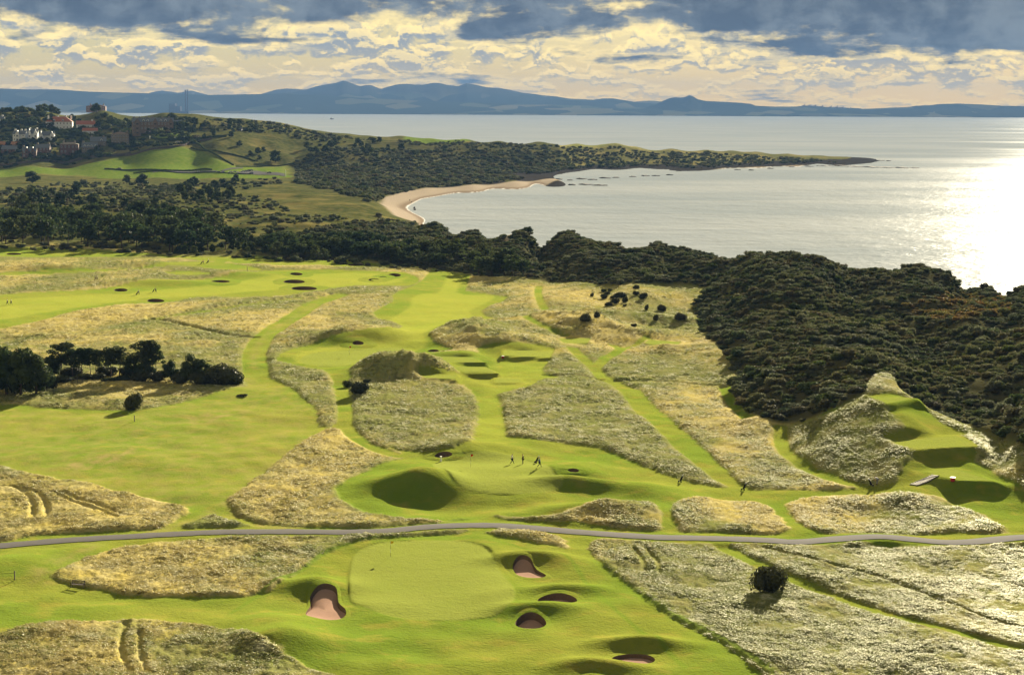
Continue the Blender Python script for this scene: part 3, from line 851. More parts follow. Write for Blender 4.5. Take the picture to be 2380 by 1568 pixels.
def ground_material():
    m, t = material('links_ground')
    pos = t.n('ShaderNodeNewGeometry').outputs['Position']
    a = {k: t.attr(k) for k in ('mown', 'green', 'dry', 'lush', 'sand', 'wild', 'pasture', 'rock', 'deepscrub', 'cut', 'worn', 'foam', 'wet')}
    n_big = t.noise(pos, 0.035, 4.0)
    n_mid = t.noise(pos, 0.22, 4.0)
    n_fine = t.noise(pos, 2.6, 3.0, 0.65)
    # mown turf
    n_pat = t.noise(pos, 0.75, 5.0, 0.65)
    turf = t.mix(t.smooth(n_big, 0.35, 0.65), (0.098, 0.163, 0.016), (0.166, 0.188, 0.028))
    turf = t.mix(t.math('MULTIPLY', t.smooth(n_mid, 0.50, 0.72), 0.6), turf, (0.25, 0.205, 0.042))
    turf = t.mix(t.math('MULTIPLY', t.smooth(n_pat, 0.48, 0.72), 0.42), turf, (0.095, 0.135, 0.016))
    turf = t.mix(t.math('MULTIPLY', t.smooth(n_fine, 0.45, 0.8), 0.25), turf, (0.10, 0.135, 0.02))
    putt = t.mix(n_mid, (0.162, 0.205, 0.036), (0.19, 0.213, 0.047))
    putt = t.mix(t.math('MULTIPLY', t.smooth(n_pat, 0.45, 0.75), 0.25), putt, (0.15, 0.18, 0.03))
    turf = t.mix(t.math('MULTIPLY', a['cut'], 0.6), turf, (0.255, 0.275, 0.042))
    turf = t.mix(a['worn'], turf, (0.25, 0.185, 0.085))
    turf = t.mix(a['green'], turf, putt)
    turf = t.mix(t.math('MULTIPLY', a['lush'], 0.75), turf, (0.10, 0.17, 0.016))
    # long grass
    olive = t.mix(t.smooth(n_mid, 0.35, 0.7), (0.16, 0.175, 0.05), (0.215, 0.20, 0.085))
    straw = t.mix(t.smooth(n_mid, 0.3, 0.7), (0.385, 0.31, 0.085), (0.40, 0.345, 0.16))
    dr = t.math('ADD', a['dry'], t.math('MULTIPLY', t.math('SUBTRACT', n_fine, 0.5), 0.7))
    rough = t.mix(t.smooth(dr, 0.33, 0.92), olive, straw)
    rough = t.mix(t.math('MULTIPLY', t.smooth(n_big, 0.55, 0.72), 0.35), rough, (0.11, 0.16, 0.025))
    rough = t.mix(t.math('MULTIPLY', a['lush'], 0.8), rough, (0.10, 0.16, 0.02))
    c = t.mix(a['mown'], rough, turf)
    # dune and hillside country
    heath = t.mix(t.smooth(n_mid, 0.4, 0.65), (0.055, 0.066, 0.022), (0.105, 0.10, 0.038))
    heath = t.mix(t.math('MULTIPLY', t.smooth(n_big, 0.5, 0.68), 0.8), heath, (0.165, 0.14, 0.05))
    c = t.mix(t.math('MULTIPLY', a['wild'], t.math('SUBTRACT', 1.0, t.math('MULTIPLY', a['mown'], a['mown']))), c, heath)
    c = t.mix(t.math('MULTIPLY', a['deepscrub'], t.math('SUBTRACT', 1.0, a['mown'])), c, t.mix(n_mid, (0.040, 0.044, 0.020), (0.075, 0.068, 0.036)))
    c = t.mix(a['rock'], c, (0.035, 0.032, 0.03))
    past = t.mix(t.smooth(n_mid, 0.35, 0.7), (0.088, 0.142, 0.02), (0.145, 0.178, 0.036))
    c = t.mix(t.math('MINIMUM', a['pasture'], 1.0), c, past)
    c = t.mix(a['sand'], c, t.mix(a['wet'], t.mix(n_pat, (0.275, 0.225, 0.17), (0.34, 0.285, 0.225)), (0.19, 0.145, 0.105)))
    c = t.mix(t.math('MULTIPLY', a['foam'], t.smooth(n_mid, 0.3, 0.55)), c, (0.85, 0.86, 0.86))
    d = t.n('ShaderNodeBsdfDiffuse', i_Color=c)
    bump = t.n('ShaderNodeBump', i_Strength=0.7, i_Distance=0.16)
    t.put(bump, 'Height', t.math('ADD', n_fine, n_pat))
    t.put(d, 'Normal', bump)
    sh = t.n('ShaderNodeBsdfSheen', i_Roughness=0.5)
    t.put(sh, 'Color', t.mix(0.5, c, (0.8, 0.85, 0.16)))
    t.put(sh, 'Normal', bump)
    fr = t.n('ShaderNodeMixShader')
    t.put(fr, 0, t.math('MULTIPLY', t.math('MULTIPLY', a['mown'], t.math('SUBTRACT', 1.0, a['sand'])), 0.17))
    t.put(fr, 1, d)
    t.put(fr, 2, sh)
    t.n('ShaderNodeOutputMaterial', i_Surface=fr)
    return m


LINKS = ground_material()
GRASS_LIP = LINKS
SAND_M = simple('bunker_sand', (0.29, 0.185, 0.14), 0.95, 0.0, 0.10, 1.5)
WALL_M = simple('bunker_sod_wall', (0.13, 0.09, 0.062), 0.95, 0.0, 0.35, 4.0)
TAR = simple('tarmac', (0.095, 0.088, 0.086), 0.95, 0.02, 0.22, 0.5)


def mesh_obj(name, verts, faces, mat, parent=None, smooth=False, kind=None, label=None, cat=None, group=None):
    me = bpy.data.meshes.new(name)
    verts = np.asarray(verts, np.float32)
    if isinstance(faces, np.ndarray):
        k = faces.shape[1]
        me.vertices.add(len(verts))
        me.vertices.foreach_set('co', verts.ravel())
        me.loops.add(faces.size)
        me.loops.foreach_set('vertex_index', faces.ravel().astype(np.int32))
        me.polygons.add(len(faces))
        me.polygons.foreach_set('loop_start', np.arange(0, faces.size, k, dtype=np.int32))
        me.polygons.foreach_set('loop_total', np.full(len(faces), k, np.int32))
        me.update(calc_edges=True)
    else:
        me.from_pydata([tuple(map(float, v)) for v in verts], [], faces)
        me.update()
    if mat:
        me.materials.append(mat)
    if smooth:
        me.polygons.foreach_set('use_smooth', np.ones(len(me.polygons), bool))
    o = bpy.data.objects.new(name, me)
    col.objects.link(o)
    if parent:
        o.parent = parent
    tag(o, label, cat, group, kind)
    return o


def tag(o, label=None, cat=None, group=None, kind=None):
    for k, v in (('label', label), ('category', cat), ('group', group), ('kind', kind)):
        if v:
            o[k] = v
    return o


def empty(name, loc, rz=0.0, label=None, cat=None, group=None):
    o = bpy.data.objects.new(name, None)
    o.empty_display_size = 0.2
    col.objects.link(o)
    o.location = loc
    o.rotation_euler = (0, 0, rz)
    return tag(o, label, cat, group)


def floats(me, name, arr):
    at = me.attributes.new(name, 'FLOAT', 'POINT')
    at.data.foreach_set('value', np.ascontiguousarray(arr, np.float32))


# ------------------------------------------------------------------ bunkers: outline, depth, label
def ell(cen, rx, ry, n=20):
    return [(cen[0] + rx * math.cos(t), cen[1] - ry * math.sin(t)) for t in np.linspace(0, 2 * math.pi, n, endpoint=False)]


BUNKERS = [
    (c5((290, 740), (318, 690), (318, 645), (370, 612), (440, 602), (490, 615), (502, 680), (545, 735), (548, 775), (505, 800), (420, 806), (345, 795), (295, 768)), 0.6, 'large kidney-shaped sand bunker left of the near green'),
    (c5((1635, 440), (1680, 415), (1750, 425), (1790, 465), (1850, 500), (1820, 515), (1720, 512), (1660, 490)), 0.5, 'small sand bunker behind the right edge of the near green'),
    (ell(c5((1925, 672))[0], 46, 13.0), 0.75, 'dark round pot bunker right of the near green, middle of three'),
    (ell(c5((1752, 820))[0], 36, 19.0), 0.85, 'deep round pot bunker at the near right corner of the near green'),
    (ell(cR((310, 992))[0], 50, 13.5), 0.4, 'wide pot bunker near the bottom edge, right of the near green'),
    (ell(c5((2190, 1192))[0], 40, 13.0), 0.6, 'pot bunker cut by the bottom edge of the picture'),
    (ell(c7((2150, 366))[0], 13, 2.0), 0.5, 'narrow bunker beside the right shoulder of the second green'),
    (ell(c7((1075, 240))[0], 20, 3.2), 0.9, 'shallow bunker behind the second green with a white post'),
    (ell(c6((1545, 330))[0], 22, 4.0), 1.3, 'dark bunker on the upper left fairway, left of the central pair'),
    (ell(c6((2060, 327))[0], 25, 3.8), 1.3, 'upper of two wide bunkers in the middle of the upper left fairway'),
    (ell(c6((2130, 375))[0], 30, 4.0), 1.3, 'lower of two wide bunkers in the middle of the upper left fairway'),
    (ell(c6((2075, 275))[0], 15, 2.8), 1.1, 'small bunker near the far edge of the upper left fairway'),
    (ell(c6((845, 388))[0], 16, 3.2), 1.2, 'small bunker left of the golfers pulling trolleys'),
    (ell(c6((1090, 458))[0], 20, 3.6), 1.2, 'bunker at the near edge of the upper left fairway below a golfer'),
    (ell(c6((95, 133))[0], 18, 2.0), 1.1, 'thin bunker at the left edge on the farthest fairway'),
    (ell(c8((550, 287))[0], 13, 2.2), 1.1, 'leftmost of three bunkers at the right end of the upper fairway'),
    (ell(c8((630, 268))[0], 9.5, 2.4), 1.1, 'middle of three bunkers at the right end of the upper fairway'),
    (ell(c8((735, 247))[0], 15, 3.4), 1.2, 'rightmost and largest of three bunkers at the right end of the upper fairway'),
    (ell(c8((405, 892))[0], 13, 2.0), 0.8, 'thin bunker behind the flag of the middle green'),
    (ell(c8((1090, 945))[0], 13, 2.0), 0.8, 'thin bunker on the right of the middle green beside the dark knoll'),
    (ell(c8((360, 152))[0], 13, 1.6), 0.9, 'thin bunker on the farthest fairway in front of the dark trees'),
]
hole = np.zeros(nV, bool)
bunker_geo = []
for poly, dep, lab in BUNKERS:
    P = curve(world(poly), 3, True)
    cen = P.mean(0)
    ry = (P[:, 1].max() - P[:, 1].min()) / 2
    idx, s = sdf(P, VX, VY, 1.0)
    hole[idx[s > 0]] = True
    bunker_geo.append((P, cen, ry, dep, lab))

# ------------------------------------------------------------------ cut the land sheet into its surfaces
ii, jj = np.meshgrid(np.arange(NA - 1), np.arange(len(rows) - 1), indexing='ij')
nr = len(rows)
v00 = (ii * nr + jj).ravel()
quads = np.stack([v00, v00 + nr, v00 + nr + 1, v00 + 1], 1)
hq = h[quads]
keep = (hq.max(1) > SEA - 3.0) & ~hole[quads].any(1)
surf = np.zeros(len(quads), np.int16)          # 0 rough
mq, wq, sq, pq = mown[quads].mean(1), wild[quads].mean(1), sand[quads].mean(1), pasture[quads].mean(1)
surf[wq > 0.5] = 2
surf[mq > 0.5] = 1
surf[pq > 0.5] = 3
surf[sq > 0.5] = 4
cxq, cyq = VX[quads].mean(1), VY[quads].mean(1)
names = {0: 'rough', 1: 'fairway', 2: 'dunes', 3: 'pasture', 4: 'beach'}
k = 10
for g in GREENS:
    i_, s_ = sdf(curve(world(g), 3, True), cxq, cyq, 1)
    surf[i_[s_ > 0]] = k
    names[k] = 'putting_green'
    k += 1
for t_, p in TEES.items():
    i_, s_ = sdf(world(p, TEE_H[t_]), cxq, cyq, 1)
    surf[i_[s_ > 0]] = k
    names[k] = 'tee'
    k += 1
ATTR = dict(mown=mown, green=green, dry=dry, lush=lush, sand=sand, wild=wild, pasture=pasture, rock=rock, deepscrub=deepscrub, cut=cut, worn=worn, foam=foam, wet=wet)
for sid, nm in names.items():
    f = quads[keep & (surf == sid)]
    if not len(f):
        continue
    used, inv = np.unique(f, return_inverse=True)
    o = mesh_obj(nm, np.stack([VX[used], VY[used], h[used]], 1), inv.reshape(f.shape), LINKS, smooth=True, kind='structure')
    for a_, arr in ATTR.items():
        floats(o.data, a_, arr[used])

# the country goes on to both sides and under the viewpoint, at a coarser grain
rj = np.unique(np.concatenate([np.arange(0, 610, 6), np.arange(610, nr, 4), [nr - 1]]))
for sgn, col_i in ((-1, 0), (1, NA - 1)):
    xa = sgn * np.concatenate([[0.3195], np.geomspace(0.325, 1.1, 36)])
    A_, Y_ = np.meshgrid(xa, rows[rj], indexing='ij')
    J_ = np.broadcast_to(col_i * nr + rj, A_.shape)
    away = sstep(np.abs(A_), 0.32, 0.42)
    X_ = A_ * Y_
    zz = h[J_] - 0.25 + away * (0.6 * fbm(X_ / 30, Y_ / 30, 3, 171) + 0.25)
    n2 = len(rj)
    q2 = np.array([[i * n2 + j, (i + 1) * n2 + j, (i + 1) * n2 + j + 1, i * n2 + j + 1] for i in range(len(xa) - 1) for j in range(n2 - 1)])
    if sgn < 0:
        q2 = q2[:, ::-1].copy()
    o = mesh_obj('ground', np.stack([X_.ravel(), Y_.ravel(), zz.ravel()], 1), q2, LINKS, smooth=True, kind='structure')
    for a_, arr in ATTR.items():
        floats(o.data, a_, arr[J_].ravel())
xg, yg = np.meshgrid(np.linspace(-250, 250, 60), np.linspace(-150, rows[0] + 0.5, 40), indexing='ij')
zg = 0.4 * fbm(xg / 20, yg / 20, 3, 181) * sstep(rows[0] - yg, 0, 25) + land(np.clip(xg, -56, 56), np.full(xg.shape, rows[0])) * 1.0 - 0.1
q2 = np.array([[i * 40 + j, (i + 1) * 40 + j, (i + 1) * 40 + j + 1, i * 40 + j + 1] for i in range(59) for j in range(39)])
o = mesh_obj('ground', np.stack([xg.ravel(), yg.ravel(), zg.ravel()], 1), q2, LINKS, smooth=True, kind='structure')
floats(o.data, 'mown', np.ones(xg.size))

# ------------------------------------------------------------------ the bunkers themselves
for P, cen, ry, dep, lab in bunker_geo:
    e = empty('bunker', (*cen, float(land(cen[0], cen[1]))), 0, lab, 'bunker', 'sand bunkers of the course')
    z0 = e.location.z
    n = len(P)
    jr = np.searchsorted(rows, cen[1])
    dd = rows[min(jr + 1, nr - 1)] - rows[jr]
    sk = 0.16 + 2.4 * dd / ry
    rim_land = land(P[:, 0], P[:, 1])
    floor = rim_land.min() - dep
    back = (P[:, 1] - cen[1]) / ry                        # +1 at the far lip
    lift = 0.05 + 0.16 * np.clip(back, 0, 1)

    def ring(s, z):
        q = cen + (P - cen) * s
        return np.stack([q[:, 0] - cen[0], q[:, 1] - cen[1], z - z0], 1)
    q = cen + (P - cen) * (1 + sk)
    rs = [ring(1 + sk, land(q[:, 0], q[:, 1]) - 0.05)]
    qm = cen + (P - cen) * (1 + sk * 0.45)
    rs.append(ring(1 + sk * 0.45, np.maximum(land(qm[:, 0], qm[:, 1]), rim_land) + 0.02 + lift * 0.6))
    rs.append(ring(1.0, rim_land + lift))
    fz = rim_land + lift - 0.08 - dep * (0.12 + 0.88 * sstep(back + 0.35 * (P[:, 0] - cen[0]) / (np.abs(P[:, 0] - cen[0]).max()), -0.75, 0.5))
    fl_z = rim_land.mean() - dep * 0.85
    wl_ = [ring(1.0, rim_land + lift), ring(0.985, (rim_land + lift + fz) / 2), ring(0.96, fz)]
    fl_ = [wl_[-1], ring(0.8, fz * 0.45 + fl_z * 0.55), ring(0.45, fz * 0.12 + fl_z * 0.88), ring(0.02, fl_z + 0 * rim_land)]

    def strip(rr):
        vs = np.concatenate(rr)
        fs = np.array([[a * n + i, a * n + (i + 1) % n, (a + 1) * n + (i + 1) % n, (a + 1) * n + i] for a in range(len(rr) - 1) for i in range(n)])
        return vs, fs
    o = mesh_obj('grass_lip', *strip(rs), LINKS, e, True)
    floats(o.data, 'mown', np.ones(3 * n))
    floats(o.data, 'lush', np.full(3 * n, 0.1))
    mesh_obj('sod_wall', *strip(wl_), WALL_M, e, True)
    mesh_obj('sand', *strip(fl_), SAND_M, e, True)

# the road surface, cambered
tg = np.gradient(rp, axis=0)
tg /= np.linalg.norm(tg, axis=1)[:, None]
nrm = np.stack([-tg[:, 1], tg[:, 0]], 1)
offs = np.linspace(-1.65, 1.65, 7)
vs = []
for o_ in offs:
    p = rp + nrm * (o_ + (0.22 * perlin(np.arange(len(rp)) / 5.0, np.full(len(rp), o_), 77) if abs(o_) > 1.5 else np.zeros(len(rp))))[:, None]
    vs.append(p)
allp = np.stack(vs, 1)
zc = np.full(len(rp), 0.10)
m_, q_ = allp.shape[:2]
V_ = np.concatenate([allp, (zc[:, None] + 0.05 * (1 - (offs / 1.65) ** 2)[None])[..., None]], 2).reshape(-1, 3)
Fc = np.array([[a * q_ + b, a * q_ + b + 1, (a + 1) * q_ + b + 1, (a + 1) * q_ + b] for a in range(m_ - 1) for b in range(q_ - 1)])
mesh_obj('road', V_, Fc[:, ::-1].copy(), TAR, smooth=True, kind='structure')
# ------------------------------------------------------------------ the sea
def sea_material():
    m, t = material('sea_water')
    pos = t.n('ShaderNodeNewGeometry').outputs['Position']
    mp = t.n('ShaderNodeMapping')
    mp.inputs['Scale'].default_value = (1.0, 1.0, 1.0)
    mp.inputs['Rotation'].default_value = (0, 0, R(-20))
    t.put(mp, 'Vector', pos)
    st = t.n('ShaderNodeMapping')
    st.inputs['Scale'].default_value = (0.004, 0.011, 1.0)
    t.put(st, 'Vector', pos)
    w1 = t.noise(mp, 0.16, 3.0, 0.6)
    w2 = t.noise(mp, 0.035, 2.0, 0.5)
    hgt = t.math('ADD', t.math('MULTIPLY', w1, 0.9), t.math('MULTIPLY', w2, 1.6))
    slick = t.noise(st, 0.6, 3.0, 0.55)
    calm = t.smooth(t.n('ShaderNodeSeparateXYZ', i_0=pos).outputs[1], 1500.0, 4200.0)
    bp = t.n('ShaderNodeBump', i_Distance=0.9)
    t.put(bp, 'Strength', t.math('SUBTRACT', 1.0, t.math('MULTIPLY', calm, 0.93)))
    t.put(bp, 'Height', hgt)
    b = t.n('ShaderNodeBsdfPrincipled')
    b.inputs['Base Color'].default_value = (0.05, 0.075, 0.085, 1)
    t.put(b, 'Roughness', t.math('SUBTRACT', t.math('ADD', 0.22, t.math('MULTIPLY', t.smooth(slick, 0.35, 0.7), 0.09)), t.math('MULTIPLY', calm, 0.15)))
    b.inputs['IOR'].default_value = 1.333
    b.inputs['Specular IOR Level'].default_value = 0.22
    t.put(b, 'Normal', bp)
    df = t.n('ShaderNodeBsdfDiffuse')
    t.put(df, 'Color', t.mix(t.smooth(slick, 0.3, 0.7), (0.23, 0.26, 0.285), (0.29, 0.31, 0.325)))  # pale silver diffuse colour stands in for sun glitter on unresolved ripples
    t.put(df, 'Normal', bp)
    mx = t.n('ShaderNodeMixShader', i_0=0.965)
    t.put(mx, 1, b)
    t.put(mx, 2, df)
    t.n('ShaderNodeOutputMaterial', i_Surface=mx)
    return m


SEA_M = sea_material()
ys = np.geomspace(600, 23000, 120)
xs_a = np.linspace(-0.9, 0.9, 60)
gx, gy = np.meshgrid(xs_a, ys, indexing='ij')
V_ = np.stack([np.clip(gx * gy, -11500, 11500).ravel(), gy.ravel(), np.full(gx.size, SEA)], 1)
ny = len(ys)
Fc = np.array([[i * ny + j, (i + 1) * ny + j, (i + 1) * ny + j + 1, i * ny + j + 1] for i in range(len(xs_a) - 1) for j in range(ny - 1)])
mesh_obj('sea', V_, Fc, SEA_M, kind='structure')

# ------------------------------------------------------------------ far shore, hills and haze
def far_material():
    m, t = material('far_land')
    pos = t.n('ShaderNodeNewGeometry').outputs['Position']
    mp = t.n('ShaderNodeMapping')
    mp.inputs['Scale'].default_value = (0.0045, 0.0022, 0.006)
    t.put(mp, 'Vector', pos)
    vor = t.n('ShaderNodeTexVoronoi', i_Scale=1.0)
    t.put(vor, 'Vector', mp)
    nz = t.noise(pos, 0.0006, 5.0)
    wood = t.mix(nz, (0.014, 0.02, 0.014), (0.03, 0.036, 0.02))  # far land colours darkened to stand in for cloud shade
    sepc = t.n('ShaderNodeSeparateColor', i_0=vor.outputs['Color'])
    field = t.mix(sepc.outputs[1], (0.07, 0.09, 0.035), (0.24, 0.20, 0.10))
    c = t.mix(t.math('MULTIPLY', t.smooth(sepc.outputs[0], 0.72, 0.76), 0.4), wood, field)
    sz_ = t.n('ShaderNodeSeparateXYZ', i_0=pos)
    c = t.mix(t.smooth(sz_.outputs[2], 130.0, 220.0), c, t.mix(nz, (0.025, 0.026, 0.018), (0.05, 0.045, 0.028)))
    d = t.n('ShaderNodeBsdfDiffuse', i_Color=c)
    t.n('ShaderNodeOutputMaterial', i_Surface=d)
    return m


FAR_M = far_material()


def range_of_hills(name, sky_pts, dist, foot, depth, rough=0.06, seed=1, step=4):
    """a ridge whose crest stands on the given skyline; foot = how far in front of the crest the land starts"""
    sky_pts = np.array(sky_pts, float)
    us = np.arange(sky_pts[0, 0], sky_pts[-1, 0] + step, step)
    vv = np.interp(us, sky_pts[:, 0], sky_pts[:, 1])
    dd = np.interp(us, sky_pts[:, 0], sky_pts[:, 2]) if sky_pts.shape[1] > 2 else np.full(len(us), float(dist))
    cr = np.stack([at_d([(u, v)], d)[0] for u, v, d in zip(us, vv, dd)])
    prof = np.concatenate([np.linspace(0, 1, 26), np.linspace(1, 0, 12)[1:]])
    V_, nu = [], len(us)
    for k in range(len(prof)):
        front = k <= 25
        s = prof[k]
        yy = cr[:, 1] - foot * (1 - s) if front else cr[:, 1] + depth * (1 - s)
        xx = cr[:, 0] * yy / cr[:, 1]
        e = s ** 1.25 if front else s
        nz = fbm(xx / 900, yy / 900, 4, seed)
        z = SEA - 2 + (cr[:, 2] - SEA + 2) * (e + rough * 6 * nz * e * (1 - s) * 1.2)
        z = np.maximum(z, SEA - 2 + (6 + 10 * np.abs(perlin(xx / 300, yy / 300, seed + 3))) * (s > 0.01))
        z = np.minimum(z, SEA - 2 + (cr[:, 2] - SEA + 2) * (0.25 + 0.75 * s) + 14) if s < 1 else z
        V_.append(np.stack([xx, yy, z], 1))
    V_ = np.concatenate(V_)
    Fc = np.array([[a * nu + i, a * nu + i + 1, (a + 1) * nu + i + 1, (a + 1) * nu + i] for a in range(len(prof) - 1) for i in range(nu - 1)])
    return mesh_obj(name, V_, Fc, FAR_M, smooth=True, kind='structure')


# farthest summits, pale
range_of_hills('hills', [(330, 219), (345, 217), (360, 213), (378, 211), (400, 214), (415, 216), (432, 213), (447, 211), (460, 215), (480, 220), (500, 226)], 21000, 2200, 1500, seed=5)
range_of_hills('hills', [(590, 224), (610, 218), (640, 209), (665, 206), (690, 207), (715, 209), (760, 214), (850, 222)], 20800, 2200, 1500, seed=6)
range_of_hills('hills', [(1440, 246), (1480, 236), (1510, 234), (1540, 236), (1580, 243)], 20800, 2200, 1500, seed=8)
# the long range
range_of_hills('hills', [(560, 226), (610, 221), (680, 214), (715, 207), (735, 201), (760, 196), (780, 193), (795, 188), (806, 189), (820, 195), (838, 201), (850, 198), (862, 198), (885, 207), (905, 201), (925, 196),
                          (945, 195), (965, 197), (985, 197), (1005, 193), (1020, 193), (1040, 198), (1065, 200), (1085, 194), (1105, 197), (1130, 203), (1160, 205), (1185, 209), (1215, 216), (1245, 219), (1262, 222), (1290, 224), (1320, 229),
                          (1400, 236), (1460, 240), (1500, 246)], 19800, 2600, 1800, seed=2)
range_of_hills('hills', [(1200, 238), (1300, 231), (1340, 230), (1380, 232), (1400, 229), (1425, 229), (1450, 233), (1480, 238), (1540, 243), (1600, 246)], 18600, 1700, 1500, seed=12)
# the plateau on the left and the shore plain
range_of_hills('hills', [(-250, 207), (0, 206), (60, 208), (130, 208), (200, 213), (300, 216), (345, 217), (430, 219), (480, 221), (600, 219), (660, 217), (740, 222), (850, 228), (1000, 236), (1200, 242), (1350, 246)], 17300, 1600, 1500, seed=3)
range_of_hills('shore_plain', [(-250, 240), (0, 243), (300, 246), (500, 247), (800, 249), (1100, 252), (1300, 252), (1500, 253), (1700, 254), (1900, 252), (2000, 254), (2100, 252), (2380, 257), (2600, 257)], 16600, 900, 800, seed=4)
# the crag and the low hills to its right
range_of_hills('hills', [(1500, 250), (1522, 244), (1540, 235), (1555, 229), (1568, 226), (1580, 227), (1592, 226), (1598, 223), (1604, 222), (1612, 225), (1622, 231), (1640, 235), (1680, 237), (1720, 239), (1738, 241), (1746, 242), (1756, 246), (1800, 248),
                          (1850, 248), (1870, 246), (1890, 246), (1920, 249), (2000, 252)], 16900, 900, 900, seed=7, step=3)
range_of_hills('hills', [(1990, 254), (2060, 251), (2110, 249), (2130, 246), (2160, 245), (2185, 242), (2230, 241), (2280, 243), (2330, 246), (2380, 247), (2480, 247), (2650, 247)], 17000, 700, 900, seed=9)


def haze_box():
    m, t = material('haze_air')
    pv = t.n('ShaderNodeVolumePrincipled')
    pv.inputs['Color'].default_value = (0.11, 0.215, 0.44, 1)
    pv.inputs['Density'].default_value = 4.1e-5
    pv.inputs['Anisotropy'].default_value = 0.0
    t.n('ShaderNodeOutputMaterial', i_Volume=pv)
    x0, x1, y0, y1, z0, z1 = -12000, 12000, -900, 23500, -45.0, 345.0
    V_ = [(x, y, z) for z in (z0, z1) for y in (y0, y1) for x in (x0, x1)]
    Fc = [(0, 2, 3, 1), (4, 5, 7, 6), (0, 1, 5, 4), (2, 6, 7, 3), (0, 4, 6, 2), (1, 3, 7, 5)]
    mesh_obj('haze', V_, Fc, m, kind='stuff')


haze_box()

# ------------------------------------------------------------------ plants
def leaf_material(name, cols, translucent=0.22, gloss=0.05):
    m, t = material(name)
    oi = t.n('ShaderNodeObjectInfo')
    pos = t.n('ShaderNodeNewGeometry').outputs['Position']
    nz = t.noise(pos, 0.9, 3.0)
    ra = t.n('ShaderNodeValToRGB')
    t.put(ra, 0, oi.outputs['Random'])
    cr = ra.color_ramp
    cr.interpolation = 'LINEAR'
    cr.elements[0].color = (*cols[0], 1)
    cr.elements[1].color = (*cols[-1], 1)
    for i, cc in enumerate(cols[1:-1]):
        e = cr.elements.new((i + 1) / (len(cols) - 1))
        e.color = (*cc, 1)
    dark = t.n('ShaderNodeMix', data_type='RGBA', blend_type='MULTIPLY')
    dark.inputs[0].default_value = 1.0
    t.put(dark, 6, ra.outputs[0])
    nb_ = t.noise(pos, 0.028, 3.0)
    t.put(dark, 7, t.mix(t.smooth(nb_, 0.36, 0.66), t.mix(nz, (0.6, 0.66, 0.66), (1.05, 1.15, 1.1)), t.mix(nz, (0.85, 0.8, 0.66), (1.5, 1.5, 1.05))))
    c = dark.outputs[2]
    d = t.n('ShaderNodeBsdfDiffuse', i_Color=c)
    tr = t.n('ShaderNodeBsdfTranslucent', i_Color=c)
    mx = t.n('ShaderNodeMixShader', i_0=translucent)
    t.put(mx, 1, d)
    t.put(mx, 2, tr)
    gl = t.n('ShaderNodeBsdfGlossy', i_Roughness=0.5)
    mg = t.n('ShaderNodeMixShader', i_0=gloss)
    t.put(mg, 1, mx)
    t.put(mg, 2, gl)
    t.n('ShaderNodeOutputMaterial', i_Surface=mg)
    return m


LEAF_SCRUB = leaf_material('buckthorn_leaves', [(0.034, 0.048, 0.018), (0.060, 0.070, 0.032), (0.088, 0.092, 0.054), (0.058, 0.048, 0.026), (0.12, 0.125, 0.082), (0.052, 0.072, 0.018)], 0.34, 0.015)
LEAF_GORSE = leaf_material('gorse_needles', [(0.030, 0.042, 0.016), (0.048, 0.050, 0.022), (0.036, 0.036, 0.018)], 0.2, 0.02)
LEAF_PINE = leaf_material('pine_needles', [(0.028, 0.046, 0.02), (0.045, 0.062, 0.026), (0.055, 0.064, 0.03)], 0.28, 0.008)
LEAF_BROAD = leaf_material('broad_leaves', [(0.026, 0.042, 0.018), (0.048, 0.066, 0.022), (0.036, 0.05, 0.024), (0.075, 0.088, 0.028)], 0.25, 0.008)
LEAF_AUTUMN = leaf_material('turning_leaves', [(0.13, 0.10, 0.025), (0.14, 0.075, 0.025), (0.10, 0.11, 0.025)], 0.35, 0.03)
BARK = simple('bark', (0.075, 0.052, 0.038), 0.95, 0.1, 0.3, 6.0)


def leaf_quads(pts, nrms, size, r, flat=0.55):
    """one small quad per point, turned roughly across its normal"""
    n = len(pts)
    j = r.normal(size=(n, 3)) * flat
    nn = nrms + j
    nn /= np.linalg.norm(nn, axis=1)[:, None]
    a = np.cross(nn, r.normal(size=(n, 3)))
    a /= np.linalg.norm(a, axis=1)[:, None]
    b = np.cross(nn, a)
    s = (size * (0.6 + 0.8 * r.random(n)))[:, None]
    V_ = np.stack([pts - a * s - b * s * 0.6, pts + a * s * 0.9 - b * s * 0.7, pts + a * s + b * s * 0.6, pts - a * s * 0.8 + b * s * 0.7], 1).reshape(-1, 3)
    return V_, np.arange(4 * n).reshape(n, 4)


def lobes_points(lobes, n, r, lower=-0.35):
    w_ = np.array([l[3] ** 2 for l in lobes])
    pick = r.choice(len(lobes), n, p=w_ / w_.sum())
    d = r.normal(size=(n, 3))
    d /= np.linalg.norm(d, axis=1)[:, None]
    d[:, 2] = np.where(d[:, 2] < lower, -d[:, 2], d[:, 2])
    L = np.array(lobes)[pick]
    sh = 1.06 - 0.26 * r.random(n)[:, None]
    pts = L[:, :3] + d * L[:, 3:4] * sh * np.stack([np.ones(n), np.ones(n), L[:, 4]], 1)
    return pts, d


def core_blob(lobes, seg=7, ringn=4, shrink=0.72):
    V_, Fc, o = [], [], 0
    for (x, y, z, rr, sq) in lobes:
        vv = []
        for a in range(ringn + 1):
            ph = math.pi * a / ringn
            for b in range(seg):
                th = 2 * math.pi * b / seg + a
                vv.append((x + rr * shrink * math.sin(ph) * math.cos(th), y + rr * shrink * math.sin(ph) * math.sin(th), z + rr * sq * shrink * math.cos(ph)))
        V_ += vv
        for a in range(ringn):
            for b in range(seg):
                Fc.append((o + a * seg + b, o + (a + 1) * seg + b, o + (a + 1) * seg + (b + 1) % seg, o + a * seg + (b + 1) % seg))
        o += len(vv)
    return np.array(V_), np.array(Fc)


